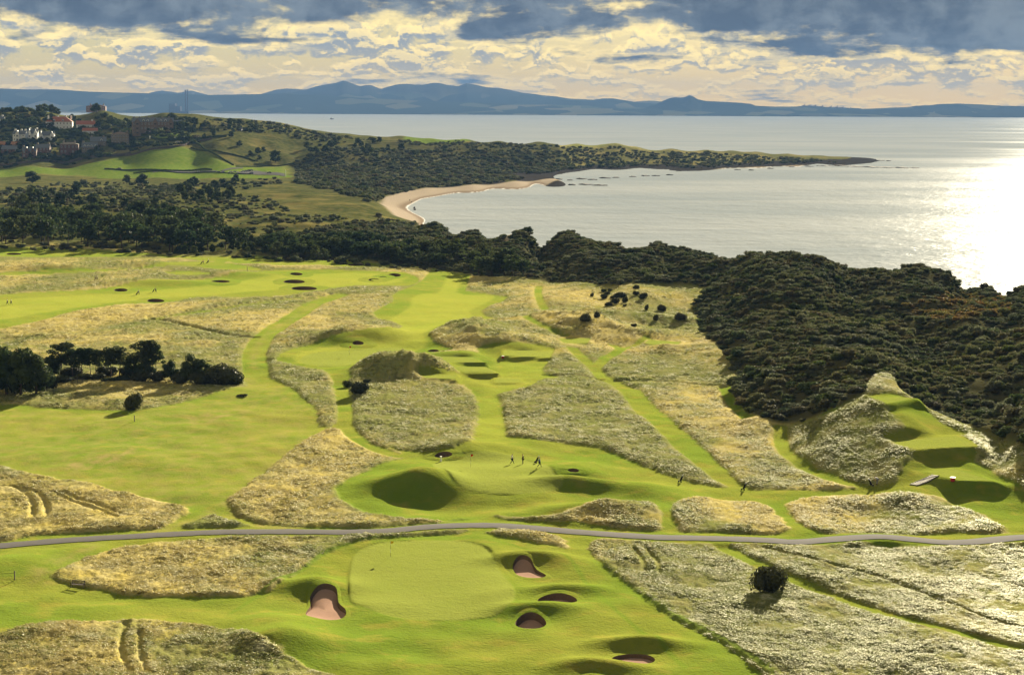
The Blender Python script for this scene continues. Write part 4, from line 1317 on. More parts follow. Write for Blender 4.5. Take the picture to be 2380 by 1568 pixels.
def join(parts):
    V_, Fc, o = [], [], 0
    for v, f in parts:
        V_.append(v)
        Fc.append(f + o)
        o += len(v)
    return np.concatenate(V_), np.concatenate(Fc)


def bush_mesh(name, seed, leaves, leaf, mat, tall=0.9, nl=5):
    r = np.random.default_rng(seed)
    lobes = [(0, 0, tall * 0.35, 0.72, tall * 0.72)]
    for k in range(nl):
        a = 2 * math.pi * k / nl + r.random()
        q = 0.38 + 0.2 * r.random()
        lobes.append((q * math.cos(a), q * math.sin(a), tall * (0.25 + 0.35 * r.random()), 0.34 + 0.18 * r.random(), tall * 0.85))
    p, d = lobes_points(lobes, leaves, r, -0.6)
    p[:, 2] = np.maximum(p[:, 2], 0.02)
    v1, f1 = leaf_quads(p, d, leaf, r)
    v2, f2 = core_blob(lobes)
    v2[:, 2] = np.maximum(v2[:, 2], -0.1)
    me_o = join([(v1, f1), (v2, f2)])
    return raw_mesh(name, *me_o, [mat])


def raw_mesh(name, V_, Fc, mats, mid=None):
    me = bpy.data.meshes.new(name)
    V_ = np.asarray(V_, np.float32)
    me.vertices.add(len(V_))
    me.vertices.foreach_set('co', V_.ravel())
    k = Fc.shape[1]
    me.loops.add(Fc.size)
    me.loops.foreach_set('vertex_index', Fc.ravel().astype(np.int32))
    me.polygons.add(len(Fc))
    me.polygons.foreach_set('loop_start', np.arange(0, Fc.size, k, dtype=np.int32))
    me.polygons.foreach_set('loop_total', np.full(len(Fc), k, np.int32))
    for m in mats:
        me.materials.append(m)
    if mid is not None:
        me.polygons.foreach_set('material_index', mid.astype(np.int32))
    me.update(calc_edges=True)
    return me


def tube(path, radii, seg=7):
    path = np.asarray(path, float)
    V_, Fc = [], []
    for i, (p, rr) in enumerate(zip(path, radii)):
        t = path[min(i + 1, len(path) - 1)] - path[max(i - 1, 0)]
        t /= np.linalg.norm(t) + 1e-9
        a = np.cross(t, (0.3, 0.9, 0.2))
        a /= np.linalg.norm(a)
        b = np.cross(t, a)
        for k in range(seg):
            th = 2 * math.pi * k / seg
            V_.append(p + rr * (math.cos(th) * a + math.sin(th) * b))
    for i in range(len(path) - 1):
        for k in range(seg):
            Fc.append((i * seg + k, i * seg + (k + 1) % seg, (i + 1) * seg + (k + 1) % seg, (i + 1) * seg + k))
    return np.array(V_), np.array(Fc)


def pine_meshes(seed, leaves=1500, crown_from=0.45, spread=0.32, leaf=0.022):
    """unit height; a leaning trunk, limbs, and flat pads of needles"""
    r = np.random.default_rng(seed)
    lean = r.normal(size=2) * 0.05
    tp = [(lean[0] * t * t + 0.02 * math.sin(5 * t + seed), lean[1] * t * t, t * 0.93) for t in np.linspace(0, 1, 7)]
    tubes = [tube(tp, np.linspace(0.022, 0.006, 7))]
    lobes = []
    nb = 16
    for k in range(nb):
        f = crown_from + (0.97 - crown_from) * (k + 0.5) / nb
        ti = np.array([np.interp(f, np.linspace(0, 0.93, 7), [q[c_] for q in tp]) for c_ in range(3)])
        a = 2.4 * k + r.random()
        ln = spread * (0.45 + 0.75 * r.random()) * (1.15 - 0.55 * max(0, (f - crown_from) / (1 - crown_from)) ** 2)
        end = ti + np.array([math.cos(a) * ln, math.sin(a) * ln, 0.03 + 0.06 * r.random()])
        midp = (ti + end) / 2 + np.array([0, 0, -0.015])
        tubes.append(tube([ti, midp, end], [0.009, 0.006, 0.003], 5))
        lobes.append((*end, 0.095 + 0.06 * r.random(), 0.55))
        if r.random() < 0.75:
            q = ti + (end - ti) * 0.55 + np.array([r.normal() * 0.05, r.normal() * 0.05, 0.025])
            lobes.append((*q, 0.085 + 0.05 * r.random(), 0.6))
    lobes.append((tp[-1][0], tp[-1][1], 0.95, 0.10, 0.55))
    p, d = lobes_points(lobes, leaves, r, -0.9)
    return join(tubes), leaf_quads(p, d, leaf, r, 0.8)


def dense_tree(seed, leaves=900, leaf=0.035, wide=0.36, trunk=0.18):
    """unit height broad crown reaching low"""
    r = np.random.default_rng(seed)
    tubes = [tube([(0, 0, 0), (0.01, 0, 0.25), (0.0, 0.01, 0.6)], [0.03, 0.024, 0.012])]
    lobes = []
    for k in range(11):
        a = 2.4 * k + r.random()
        z = trunk + 0.16 + (0.62 - trunk * 0.4) * r.random()
        q = wide * (0.55 * math.sqrt(max(0.05, 1 - ((z - 0.45) / 0.5) ** 2)))
        lobes.append((q * math.cos(a), q * math.sin(a), z, 0.13 + 0.07 * r.random(), 0.9))
        tubes.append(tube([(0, 0, z * 0.6), (q * 0.8 * math.cos(a), q * 0.8 * math.sin(a), z)], [0.01, 0.004], 5))
    lobes.append((0, 0, 0.8, 0.17, 0.95))
    p, d = lobes_points(lobes, leaves, r, -0.8)
    v1, f1 = leaf_quads(p, d, leaf, r)
    v2, f2 = core_blob(lobes, 6, 4, 0.72)
    return join(tubes), join([(v1, f1), (v2, f2)])


def whole(name, tr, cr, leafmat):
    V_, Fc = join([tr, cr])
    mid = np.concatenate([np.zeros(len(tr[1])), np.ones(len(cr[1]))])
    return raw_mesh(name, V_, Fc, [BARK, leafmat], mid)


SCRUB = [bush_mesh('scrub_bush', 100 + i, 420, 0.06, LEAF_SCRUB, 0.6 + 0.18 * (i % 3), 3 + i % 4) for i in range(6)]
AUT = [bush_mesh('autumn_bush', 140 + i, 230, 0.085, LEAF_AUTUMN, 0.8, 5) for i in range(2)]
GREENB = [bush_mesh('green_bush', 145 + i, 230, 0.085, LEAF_BROAD, 0.9, 5) for i in range(3)]
GORSE = [bush_mesh('gorse_bush', 150 + i, 1500, 0.045, LEAF_GORSE, 0.95, 6) for i in range(4)]
PINES = [pine_meshes(200 + i, 2200, 0.42 + 0.05 * (i % 3), 0.27 + 0.03 * (i % 3)) for i in range(5)]
PINE_T = [raw_mesh('trunk', *p[0], [BARK]) for p in PINES]
PINE_C = [raw_mesh('crown', *p[1], [LEAF_PINE]) for p in PINES]
DENSE = [dense_tree(230 + i, 2400, 0.022, 0.42, 0.02) for i in range(3)]
DENSE_T = [raw_mesh('trunk', *p[0], [BARK]) for p in DENSE]
DENSE_C = [raw_mesh('crown', *p[1], [LEAF_PINE]) for p in DENSE]
FARPINE = [whole('pine_tree', *pine_meshes(260 + i, 420, 0.35, 0.34, 0.042), LEAF_PINE) for i in range(5)]
FARTREE = [whole('broadleaf_tree', *dense_tree(280 + i, 420, 0.05, 0.44, 0.05), LEAF_BROAD) for i in range(6)]


def link(name, me, loc, scale, rz, parent=None, label=None, cat=None, group=None):
    o = bpy.data.objects.new(name, me)
    col.objects.link(o)
    o.location = loc
    o.scale = scale
    o.rotation_euler = (0, 0, rz)
    if parent:
        o.parent = parent
    return tag(o, label, cat, group)


def tree(kind, uv, height, width=1.0, label='', group='', cat='tree', name='pine_tree'):
    p = on(uv)[0]
    T, C = (PINE_T, PINE_C) if kind == 'pine' else (DENSE_T, DENSE_C)
    k = random.randrange(len(T))
    e = empty(name, p - np.array([0, 0, 0.15]), random.random() * 6.28, label, cat, group)
    e.scale = (height * width, height * width, height)
    link('trunk', T[k], (0, 0, 0), (1, 1, 1), 0, e)
    link('crown', C[k], (0, 0, 0), (1, 1, 1), 0, e)
    return e


def mpp(uv):
    """metres per photograph pixel at that spot"""
    return on(uv)[0][1] / F


# --- the copse of pines on the left: (crop x, crop base y, height px, width factor, kind, label)
COPSE = [
    (40, 560, 400, 1.0, 'd', 'dense dark conifer at the left edge, rear of the copse'), (60, 615, 420, 1.05, 'd', 'dense dark conifer at the left edge, front of the copse'),
    (190, 620, 440, 1.0, 'd', 'tall dense conifer, second from the left edge in the copse'), (250, 560, 380, 0.95, 'd', 'dense conifer half hidden behind the tall left conifers'),
    (330, 605, 370, 0.95, 'd', 'dense conifer at the right end of the dark left clump'), (405, 590, 260, 0.9, 'd', 'lower bushy conifer ending the dark left clump'),
    (555, 462, 300, 1.25, 'p', 'broad-crowned pine just right of the dark left clump'), (470, 480, 230, 1.0, 'd', 'short bushy conifer beside the broad-crowned pine'),
    (660, 470, 260, 0.9, 'p', 'pine right of the broad-crowned pine, dense to the ground'),
    (745, 458, 250, 0.85, 'p', 'slender pine left of the pair with bare trunks'), (828, 462, 255, 0.8, 'p', 'left one of the two bare-trunked pines'), (876, 468, 245, 0.75, 'p', 'right one of the two bare-trunked pines'),
    (1008, 467, 262, 1.05, 'p', 'pine with a forked bare trunk in the middle of the copse'), (1090, 455, 260, 1.0, 'p', 'pine right of the forked trunk'),
    (1215, 468, 220, 1.0, 'd', 'low dense pine left of the tallest pine'),
    (1320, 480, 338, 1.05, 'p', 'tallest pine of the copse with layered crown'), (1430, 482, 300, 0.75, 'p', 'pine leaning on the right of the tallest pine'), (1330, 486, 210, 1.1, 'd', 'bushy growth at the foot of the tallest pine'),
    (1560, 490, 200, 1.2, 'd', 'rounded brownish conifer right of the tallest pine'), (1735, 505, 275, 1.0, 'd', 'pointed conifer in the right half of the copse'), (1840, 500, 215, 1.0, 'd', 'bushy conifer behind the rounded dark shrubs'),
]
for x, yb, hp, wf, kd, lab in COPSE:
    uv = c9((x, yb))[0]
    tree('pine' if kd == 'p' else 'dense', uv, hp / 3.918 * mpp(uv) * 1.03, wf, lab, 'pines of the left copse', 'tree', 'pine_tree' if kd == 'p' else 'conifer')


def bush(uv, w_px, h_px, meshes, name, label, group=None, cat='bush', z=0.1):
    p = on(uv)[0]
    s = p[1] / F
    return link(name, random.choice(meshes), p - np.array([0, 0, z]), (w_px * s / 1.85, w_px * s / 1.85, h_px * s / 1.15), random.random() * 6.28, None, label, cat, group)


for x, yb, wp, hp, lab in ((2040, 522, 340, 230, 'largest rounded dark shrub at the right end of the copse'), (2140, 512, 170, 170, 'rounded shrub at the right tip of the copse'), (1955, 500, 190, 200, 'dark shrub left of the largest rounded shrub'),
                           (1640, 505, 200, 120, 'low dark shrub under the pointed conifer'), (1000, 490, 160, 45, 'low green shrub under the forked pine'), (560, 500, 220, 90, 'dark undergrowth under the broad-crowned pine'), (1120, 480, 180, 60, 'undergrowth bush left of the tallest pine'),
                           (760, 478, 200, 80, 'dark undergrowth under the slender pines'), (880, 472, 170, 70, 'dark undergrowth under the bare-trunked pair'), (1290, 492, 220, 120, 'dark shrub at the foot of the tallest pine'), (1440, 492, 200, 130, 'dark shrub right of the tallest pine'),
                           (460, 560, 160, 110, 'shrub at the right foot of the dark left clump'), (1820, 515, 240, 140, 'wide dark shrub left of the largest rounded shrub'), (650, 450, 240, 120, 'shrub behind the broad-crowned pine'), (980, 440, 220, 110, 'shrub behind the forked pine'), (1180, 450, 220, 120, 'shrub behind the low dense pine')):
    bush(c9((x, yb))[0], wp / 3.918, hp / 3.918, GORSE, 'shrub', lab, 'shrubs under the copse')
bush((310, 951), 46, 52, GORSE, 'bush', 'single dark bush in front of the copse at the mown edge')
bush((1790, 1372), 98, 82, GORSE, 'gorse_bush', 'big dark round bush alone in the tall grass at lower right')
bush(c1((745, 605))[0], 48, 38, GORSE, 'gorse_bush', 'dark round gorse bush on the left flank of the knoll', 'gorse on the knoll')
bush(c1((655, 555))[0], 30, 20, GORSE, 'gorse_bush', 'smaller gorse bush left of the round one on the knoll', 'gorse on the knoll')
bush(c1((800, 520))[0], 22, 12, GORSE, 'gorse_bush', 'low gorse patch above the round bush on the knoll', 'gorse on the knoll')
bush(c9((2205, 632))[0], 27, 9, GORSE, 'brush_heap', 'small dark heap of brush on the mown field', None, 'heap')
for x, yb, wp, hp, lab in (
        (632, 322, 36, 52, 'small upright bush at the left of the clustered bushes'), (738, 278, 58, 42, 'uppermost left bush of the cluster'), (797, 272, 50, 36, 'small bush at the top of the cluster, second from left'),
        (772, 305, 62, 48, 'bush in the left middle of the cluster'), (742, 338, 72, 62, 'lower left bush of the cluster'), (890, 325, 118, 70, 'widest bush in the middle of the cluster'), (822, 332, 50, 36, 'small bush left of the widest one'),
        (932, 368, 62, 64, 'bush below the right end of the widest one'), (845, 380, 95, 68, 'large bush at the bottom of the cluster'), (782, 402, 78, 48, 'lowest bush of the cluster at its left'), (1035, 250, 68, 50, 'solitary bush above and right of the cluster'),
        (1032, 305, 70, 52, 'left bush of the pair right of the cluster'), (1096, 338, 86, 74, 'right, larger bush of the pair right of the cluster'), (1128, 442, 40, 72, 'thin half-bare bush below the pair'), (1268, 452, 88, 82, 'bushy sapling right of the half-bare bush'),
        (572, 538, 122, 92, 'large dark bush farthest left of the scattered ones'), (675, 508, 56, 78, 'narrow brown bush next to the large dark one'), (1212, 534, 56, 76, 'narrow upright bush left of the rightmost one'), (1436, 528, 115, 88, 'rightmost round bush in the upper rough'),
        (1012, 592, 62, 40, 'low dark bush in the middle of the open rough'), (930, 405, 40, 28, 'tiny bush below the cluster')):
    bush(c2((x, yb))[0], wp / 3.918, hp / 3.918, GORSE, 'gorse_bush', lab, 'gorse bushes scattered in the upper rough')


# --- scattering
def scatter(poly, n, seed, accept=None, zmin=-8.5):
    P = world(poly)
    r = np.random.default_rng(seed)
    lo, hi = P.min(0), P.max(0)
    out, tries = [], 0
    got = np.zeros((0, 2))
    while len(got) < n and tries < 60:
        q = lo + (hi - lo) * r.random((n * 3, 2))
        i_, s_ = sdf(P, q[:, 0], q[:, 1], 1)
        q = q[i_[s_ > 0]]
        q = q[np.abs(q[:, 0] / q[:, 1]) < 0.30]
        z = land(q[:, 0], q[:, 1])
        ok = z > zmin
        if accept is not None:
            ok &= accept(q[:, 0], q[:, 1], r)
        got = np.concatenate([got, q[ok]])
        tries += 1
    got = got[:n]
    return np.column_stack([got, land(got[:, 0], got[:, 1])])


def seen(p):
    """inside the picture and not behind the ground"""
    d = p - np.array([0, 0, CAM_Z])
    c_ = d @ CMN
    u = 1190 + F * c_[:, 0] / -c_[:, 2]
    v = 784 - F * c_[:, 1] / -c_[:, 2]
    return u, v


def wood(poly, n, meshes, hts, label, group, seed, name, accept=None, wide=1.0):
    pts = scatter(poly, n, seed, accept)
    r = np.random.default_rng(seed + 1)
    for p in pts:
        hh = hts[0] + (hts[1] - hts[0]) * r.random()
        ww = hh * (0.85 + 0.4 * r.random()) * wide
        link(name, meshes[r.integers(len(meshes))], p - np.array([0, 0, 0.2]), (ww, ww, hh), r.random() * 6.28, None, label, 'tree', group)


BELT_L = [(-40, 535), (-40, 568), (300, 582), (520, 592), (590, 575), (560, 548), (400, 535), (200, 528)]
wood(BELT_L, 85, FARPINE, (8.5, 12), 'dark pine of the belt behind the far left fairway', 'pines of the left belt', 301, 'pine_tree')
wood([(600, 575), (620, 598), (900, 611), (1190, 643), (1240, 640), (1200, 620), (1000, 590), (800, 572), (660, 568)], 150, FARPINE, (4.5, 7.0), 'low dark pine of the dense belt behind the middle fairway', 'pines of the middle belt', 302, 'pine_tree', None, 1.25)
wood([(380, 582), (420, 596), (600, 600), (640, 588), (600, 570), (480, 566)], 20, FARTREE, (3.5, 5.5), 'rounded leafy shrub tree between the two pine belts', 'leafy trees between the belts', 303, 'broadleaf_tree')
wood([(10, 500), (20, 470), (120, 452), (260, 462), (330, 480), (420, 505), (420, 530), (100, 520)], 48, FARTREE, (5, 9), 'leafy tree of the wood above the left pine belt', 'trees of the left wood', 304, 'broadleaf_tree')
wood([(395, 462), (410, 440), (480, 422), (570, 424), (600, 448), (560, 482), (450, 478)], 32, FARTREE, (5, 8.5), 'leafy tree of the thicket below the parked cars', 'trees below the car park', 305, 'broadleaf_tree')
wood([(-60, 300), (-60, 268), (60, 262), (120, 258), (170, 264), (245, 272), (250, 286), (100, 290)], 48, FARTREE, (8, 13), 'tall dark tree on the hilltop above the white villa', 'trees on the village hilltop', 306, 'broadleaf_tree', None, 1.1)
wood([(-40, 380), (-40, 335), (60, 328), (230, 318), (300, 322), (330, 340), (260, 358), (120, 372)], 42, FARTREE, (5, 9), 'garden tree among the lower village houses', 'garden trees of the lower village', 307, 'broadleaf_tree')
wood([(220, 300), (240, 280), (300, 284), (420, 276), (470, 284), (480, 310), (400, 322), (300, 318)], 34, FARTREE, (5, 10), 'garden tree among the stone houses of the upper village', 'garden trees of the upper village', 308, 'broadleaf_tree')
wood([(420, 320), (430, 290), (480, 282), (560, 284), (600, 300), (560, 318), (480, 326)], 34, FARTREE, (4, 8), 'tree on the slope right of the village', 'trees right of the village', 309, 'broadleaf_tree')
wood([(680, 360), (730, 335), (820, 325), (960, 338), (1000, 352), (900, 372), (760, 372)], 30, FARTREE, (5, 9), 'dark tree of the thicket on the headland slope', 'trees of the headland thicket', 310, 'broadleaf_tree')
for u, v, hh, ww, lab in ((640, 378, 14, 1.15, 'large solitary round tree on the hillside above the car park'), (603, 372, 6, 1.0, 'small tree left of the large solitary one'), (557, 340, 6.5, 1.3, 'round bush tree high on the hillside'), (600, 358, 8, 1.1, 'dark tree in the hillside group'),
                          (582, 362, 6, 1.1, 'left tree of the hillside group'), (613, 352, 5.5, 1.2, 'upper tree of the hillside group'), (75, 425, 11, 1.6, 'wide solitary tree in the dry grass at far left'), (330, 432, 11, 1.3, 'dark tree right of the scattered bushes above the wood'),
                          (295, 428, 9, 1.1, 'tall dark tree in front of the bright green strip'), (180, 441, 7, 1.2, 'round tree in the dry grass left of the thicket')):
    p = on((u, v))[0]
    link('broadleaf_tree', random.choice(FARTREE), p - np.array([0, 0, 0.3]), (hh * ww, hh * ww, hh), random.random() * 6, None, lab, 'tree', 'solitary trees of the far fields')

# --- scrub: the nearest bushes one by one, the rest as one mass
gap = lambda k, seed: (lambda x, y, r: (fbm(x / 22, y / 22, 3, seed) + 0.25 * r.random(len(x))) > k)
sets = [scatter(SCRUB_R, 24000, 401, lambda x, y, r: (y < 1150) & (sample(mown, x, y) < 0.3) & (sample(sand, x, y) < 0.4) & (fbm(x / 16, y / 16, 3, 71) > -0.62)),
        scatter([(-60, 575), (200, 585), (560, 600), (1230, 645), (1260, 560), (1010, 515), (880, 505), (860, 520), (700, 500), (640, 470), (400, 430), (-60, 455)], 3200, 402, gap(-0.12, 81)),
        scatter([(690, 400), (680, 378), (760, 350), (960, 345), (1100, 352), (1300, 360), (1450, 375), (1640, 392), (1500, 402), (1300, 415), (1100, 428), (985, 436), (890, 455), (850, 470), (760, 440), (690, 430)], 5200, 403, gap(-0.22, 82)),
        scatter([(900, 330), (1100, 330), (1400, 345), (1700, 360), (1900, 372), (1960, 380), (1640, 390), (1400, 370), (1000, 345)], 1700, 404, gap(-0.02, 83)),
        scatter([(470, 300), (480, 275), (560, 278), (640, 286), (720, 303), (800, 318), (860, 326), (760, 340), (640, 310), (560, 300)], 420, 405, gap(-0.05, 84)),
        scatter([(-40, 388), (330, 352), (420, 337), (470, 325), (450, 275), (380, 272), (250, 270), (100, 264), (-40, 266)], 1500, 406, gap(-0.4, 86)),
        scatter([(-40, 445), (130, 425), (300, 425), (400, 430), (640, 415), (660, 430), (400, 455), (-40, 470)], 420, 407, gap(0.02, 85))]
sizes = [(0.6, 1.55), (0.9, 2.2), (1.3, 3.2), (1.2, 2.8), (1.3, 3.2), (2.0, 5.0), (1.2, 3.0)]
PTS, SCL, KIND = [], [], []
for s_, (lo, hi) in zip(sets, sizes):
    r = np.random.default_rng(len(s_))
    k = np.clip(r.lognormal(0, 0.42, len(s_)) * (lo + hi) / 2.2 * (1 + 0.45 * fbm(s_[:, 0] / 14, s_[:, 1] / 18, 2, 131)), lo * 0.8, hi * 1.3)
    PTS.append(s_)
    SCL.append(k)
    KIND.append(np.where(r.random(len(s_)) < (0.06 if lo < 1.9 else 0.9), 8 + r.integers(0, 3, len(s_)), r.integers(0, 6, len(s_))))
PTS, SCL, KIND = np.concatenate(PTS), np.concatenate(SCL), np.concatenate(KIND)
u_, v_ = seen(PTS)
aut = np.nonzero((np.hypot((u_ - 2230) / 130, (v_ - 715) / 32) < 1) & (rng.random(len(u_)) < 0.75))[0]
KIND[aut] = 6 + rng.integers(0, 2, len(aut))
inframe = (u_ > -60) & (u_ < 2440) & (v_ < 1620)
order = np.argsort(np.where(inframe & (u_ > 0) & (u_ < 2380), -SCL / PTS[:, 1], 1))
ALLB = SCRUB + AUT + GREENB
big300 = order[:300]
r = np.random.default_rng(5)
for i in big300:
    s_ = SCL[i]
    k = KIND[i]
    lab = ('grey-green buckthorn bush in the dense scrub on the right-hand dunes' if k < 6 else 'yellowing bush among the scrub on the right-hand dunes' if k < 8 else 'bright green bush among the scrub on the right-hand dunes')
    link('scrub_bush', ALLB[k], PTS[i] - np.array([0, 0, 0.15]), (s_ * (0.9 + 0.4 * r.random()), s_, s_ * (0.8 + 0.4 * r.random())), r.random() * 6.28, None, lab, 'bush', 'scrub bushes of the right-hand dunes')
rest = np.setdiff1d(np.arange(len(PTS)), big300)
rest = rest[(u_[rest] > -250) & (u_[rest] < 2630)]


def point_cloud(name, pts, scl, rot, kinds, meshes, extra=None, label=None):
    """one object of many small plants: real geometry instanced on its points"""
    src = bpy.data.collections.new(name + '_kinds')
    for i, me in enumerate(meshes):
        o = bpy.data.objects.new('%s_kind_%02d' % (name, i), me)
        src.objects.link(o)
    me = bpy.data.meshes.new(name)
    me.vertices.add(len(pts))
    me.vertices.foreach_set('co', np.ascontiguousarray(pts, np.float32).ravel())
    for nm, arr in dict(size=scl, turn=rot, **(extra or {})).items():
        floats(me, nm, arr)
    at = me.attributes.new('which', 'INT', 'POINT')
    at.data.foreach_set('value', np.ascontiguousarray(kinds, np.int32))
    o = bpy.data.objects.new(name, me)
    col.objects.link(o)
    ng = bpy.data.node_groups.new(name, 'GeometryNodeTree')
    ng.interface.new_socket('Geometry', in_out='INPUT', socket_type='NodeSocketGeometry')
    ng.interface.new_socket('Geometry', in_out='OUTPUT', socket_type='NodeSocketGeometry')
    nd = ng.nodes
    gi, go = nd.new('NodeGroupInput'), nd.new('NodeGroupOutput')
    ci = nd.new('GeometryNodeCollectionInfo')
    ci.inputs['Collection'].default_value = src
    ci.inputs['Separate Children'].default_value = True
    ci.inputs['Reset Children'].default_value = True
    ip = nd.new('GeometryNodeInstanceOnPoints')
    ip.inputs['Pick Instance'].default_value = True

    def named(nm, ty):
        q = nd.new('GeometryNodeInputNamedAttribute')
        q.data_type = ty
        q.inputs[0].default_value = nm
        return q.outputs[0]
    L = ng.links.new
    L(gi.outputs[0], ip.inputs['Points'])
    L(ci.outputs[0], ip.inputs['Instance'])
    L(named('which', 'INT'), ip.inputs['Instance Index'])
    L(named('size', 'FLOAT'), ip.inputs['Scale'])
    cx = nd.new('ShaderNodeCombineXYZ')
    L(named('turn', 'FLOAT'), cx.inputs[2])
    er = nd.new('FunctionNodeEulerToRotation')
    L(cx.outputs[0], er.inputs[0])
    L(er.outputs[0], ip.inputs['Rotation'])
    L(ip.outputs[0], go.inputs[0])
    md = o.modifiers.new('plants', 'NODES')
    md.node_group = ng
    return tag(o, label, None, None, 'stuff')


point_cloud('scrub', PTS[rest] - np.array([0, 0, 0.15]), SCL[rest], rng.random(len(rest)) * 6.28, KIND[rest], ALLB, None, 'dense grey-green scrub covering dunes and headland')


# --- long grass
def tuft_material():
    m, t = material('long_grass')
    dr = t.attr('dry', 'INSTANCER')
    tone = t.attr('tone', 'INSTANCER')
    oi = t.n('ShaderNodeObjectInfo').outputs['Random']
    k = t.smooth(t.math('ADD', dr, t.math('MULTIPLY', t.math('SUBTRACT', oi, 0.5), 0.5)), 0.3, 0.92)
    gr = t.mix(oi, (0.19, 0.225, 0.05), (0.33, 0.33, 0.14))
    st = t.mix(oi, (0.455, 0.375, 0.11), (0.51, 0.445, 0.22))
    c = t.mix(k, gr, st)
    c = t.mix(tone, c, (0.64, 0.62, 0.42))
    d = t.n('ShaderNodeBsdfDiffuse', i_Color=c)
    tr = t.n('ShaderNodeBsdfTranslucent', i_Color=c)
    mx = t.n('ShaderNodeMixShader', i_0=0.5)
    t.put(mx, 1, d)
    t.put(mx, 2, tr)
    gl = t.n('ShaderNodeBsdfGlossy', i_Roughness=0.38)
    gl.inputs['Color'].default_value = (0.9, 0.9, 0.8, 1)
    mg = t.n('ShaderNodeMixShader', i_0=0.02)
    t.put(mg, 1, mx)
    t.put(mg, 2, gl)
    t.n('ShaderNodeOutputMaterial', i_Surface=mg)
    return m


TUFT_M = tuft_material()


def tuft(seed, blades=9):
    r = np.random.default_rng(seed)
    V_, Fc = [], []
    for b in range(blades):
        a = r.normal() * 0.9
        x0, y0 = r.normal(size=2) * 0.22
        ln = 0.75 + 0.6 * r.random()
        dx, dy = math.cos(a), math.sin(a)
        wx, wy = -dy * 0.075, dx * 0.075
        bend = 0.55 + 0.5 * r.random()
        pts = [(0, -0.05), (0.22 * ln * bend, 0.5 * ln), (0.75 * ln * bend, 0.62 * ln), (1.1 * ln * bend, 0.42 * ln)]
        o = len(V_)
        for q, (fw, up) in enumerate(pts):
            ww = (1.0, 1.0, 0.85, 0.25)[q]
            V_ += [(x0 + dx * fw - wx * ww, y0 + dy * fw - wy * ww, up), (x0 + dx * fw + wx * ww, y0 + dy * fw + wy * ww, up)]
        Fc += [(o + 2 * q, o + 2 * q + 1, o + 2 * q + 3, o + 2 * q + 2) for q in range(3)]
    return raw_mesh('grass_tuft', np.array(V_), np.array(Fc), [TUFT_M])


TUFTS = [tuft(500 + i) for i in range(5)]
NT = 560000
ta = rng.uniform(-0.30, 0.30, NT)
tb = rng.uniform(1 / 780, 1 / 180, NT)
tx, ty = ta / tb, 1 / tb
ok = (sample(raw_rough, tx, ty) > 0.55) & (sample(dig, tx, ty) < 0.1) & (sample(lush, tx, ty) < 0.6)
tx, ty = tx[ok], ty[ok]
tz = land(tx, ty)
tsz = (0.25 + 0.22 * rng.random(len(tx))) * (0.85 + ty / 900) * (0.85 + 0.5 * np.clip(fbm(tx / 6, ty / 9, 2, 91), -0.6, 1))
wind = 2.6 + 1.3 * fbm(tx / 11, ty / 14, 2, 95) + 0.3 * rng.normal(size=len(tx))
tdry = sample(dry, tx, ty)
tsz = tsz * (0.55 + 0.45 * sample(edge, tx, ty))
ttone = np.clip(1.5 * (fbm(tx / 2.4, ty / 3.2, 2, 97) + 0.25 * fbm(tx / 25, ty / 30, 2, 98)) - 0.10, 0, 1) * (1 - 0.7 * tdry)
point_cloud('long_grass', np.column_stack([tx, ty, tz - 0.18]), tsz, wind, rng.integers(0, 5, len(tx)), TUFTS, dict(dry=tdry, tone=ttone), 'wind-combed long grass of the rough')

# ------------------------------------------------------------------ built things
WHITE = simple('white_render', (0.72, 0.71, 0.67), 0.85, 0.2, 0.06, 1.0)
STONE = simple('brown_stone', (0.20, 0.145, 0.105), 0.9, 0.15, 0.25, 0.8)
STONE2 = simple('grey_stone', (0.23, 0.19, 0.15), 0.9, 0.15, 0.25, 0.8)
STONE3 = simple('red_stone', (0.17, 0.10, 0.085), 0.9, 0.15, 0.25, 0.8)
SLATE = simple('slate_roof', (0.13, 0.145, 0.17), 0.65, 0.15, 0.15, 1.5)
TILE = simple('red_tile_roof', (0.34, 0.12, 0.07), 0.8, 0.2, 0.2, 1.5)
TILE2 = simple('orange_tile_roof', (0.36, 0.17, 0.08), 0.8, 0.2, 0.2, 1.5)
GLASS = simple('window_glass', (0.03, 0.035, 0.045), 0.1, 0.6, 0.1)
TRIM = simple('white_paint', (0.78, 0.77, 0.74), 0.6, 0.3, 0.04)
WOOD = simple('dark_wood', (0.055, 0.035, 0.025), 0.7, 0.3, 0.25, 5)
BLACK = simple('black_rubber', (0.015, 0.015, 0.017), 0.7, 0.3, 0.2)
METAL = simple('grey_metal', (0.32, 0.33, 0.35), 0.4, 0.5, 0.1, 3, 0.6)
CONC = simple('concrete', (0.075, 0.075, 0.085), 0.95, 0.0, 0.1, 0.02)


def boxv(x0, x1, y0, y1, z0, z1):
    v = [(x, y, z) for z in (z0, z1) for y in (y0, y1) for x in (x0, x1)]
    f = [(0, 2, 3, 1), (4, 5, 7, 6), (0, 1, 5, 4), (2, 6, 7, 3), (0, 4, 6, 2), (1, 3, 7, 5)]
    return v, f


def box(name, b, mat, parent):
    v, f = boxv(*b)
    return mesh_obj(name, v, f, mat, parent)


def solid(name, V_, Fc, mat, parent=None, **k):
    return mesh_obj(name, V_, Fc, mat, parent, **k)


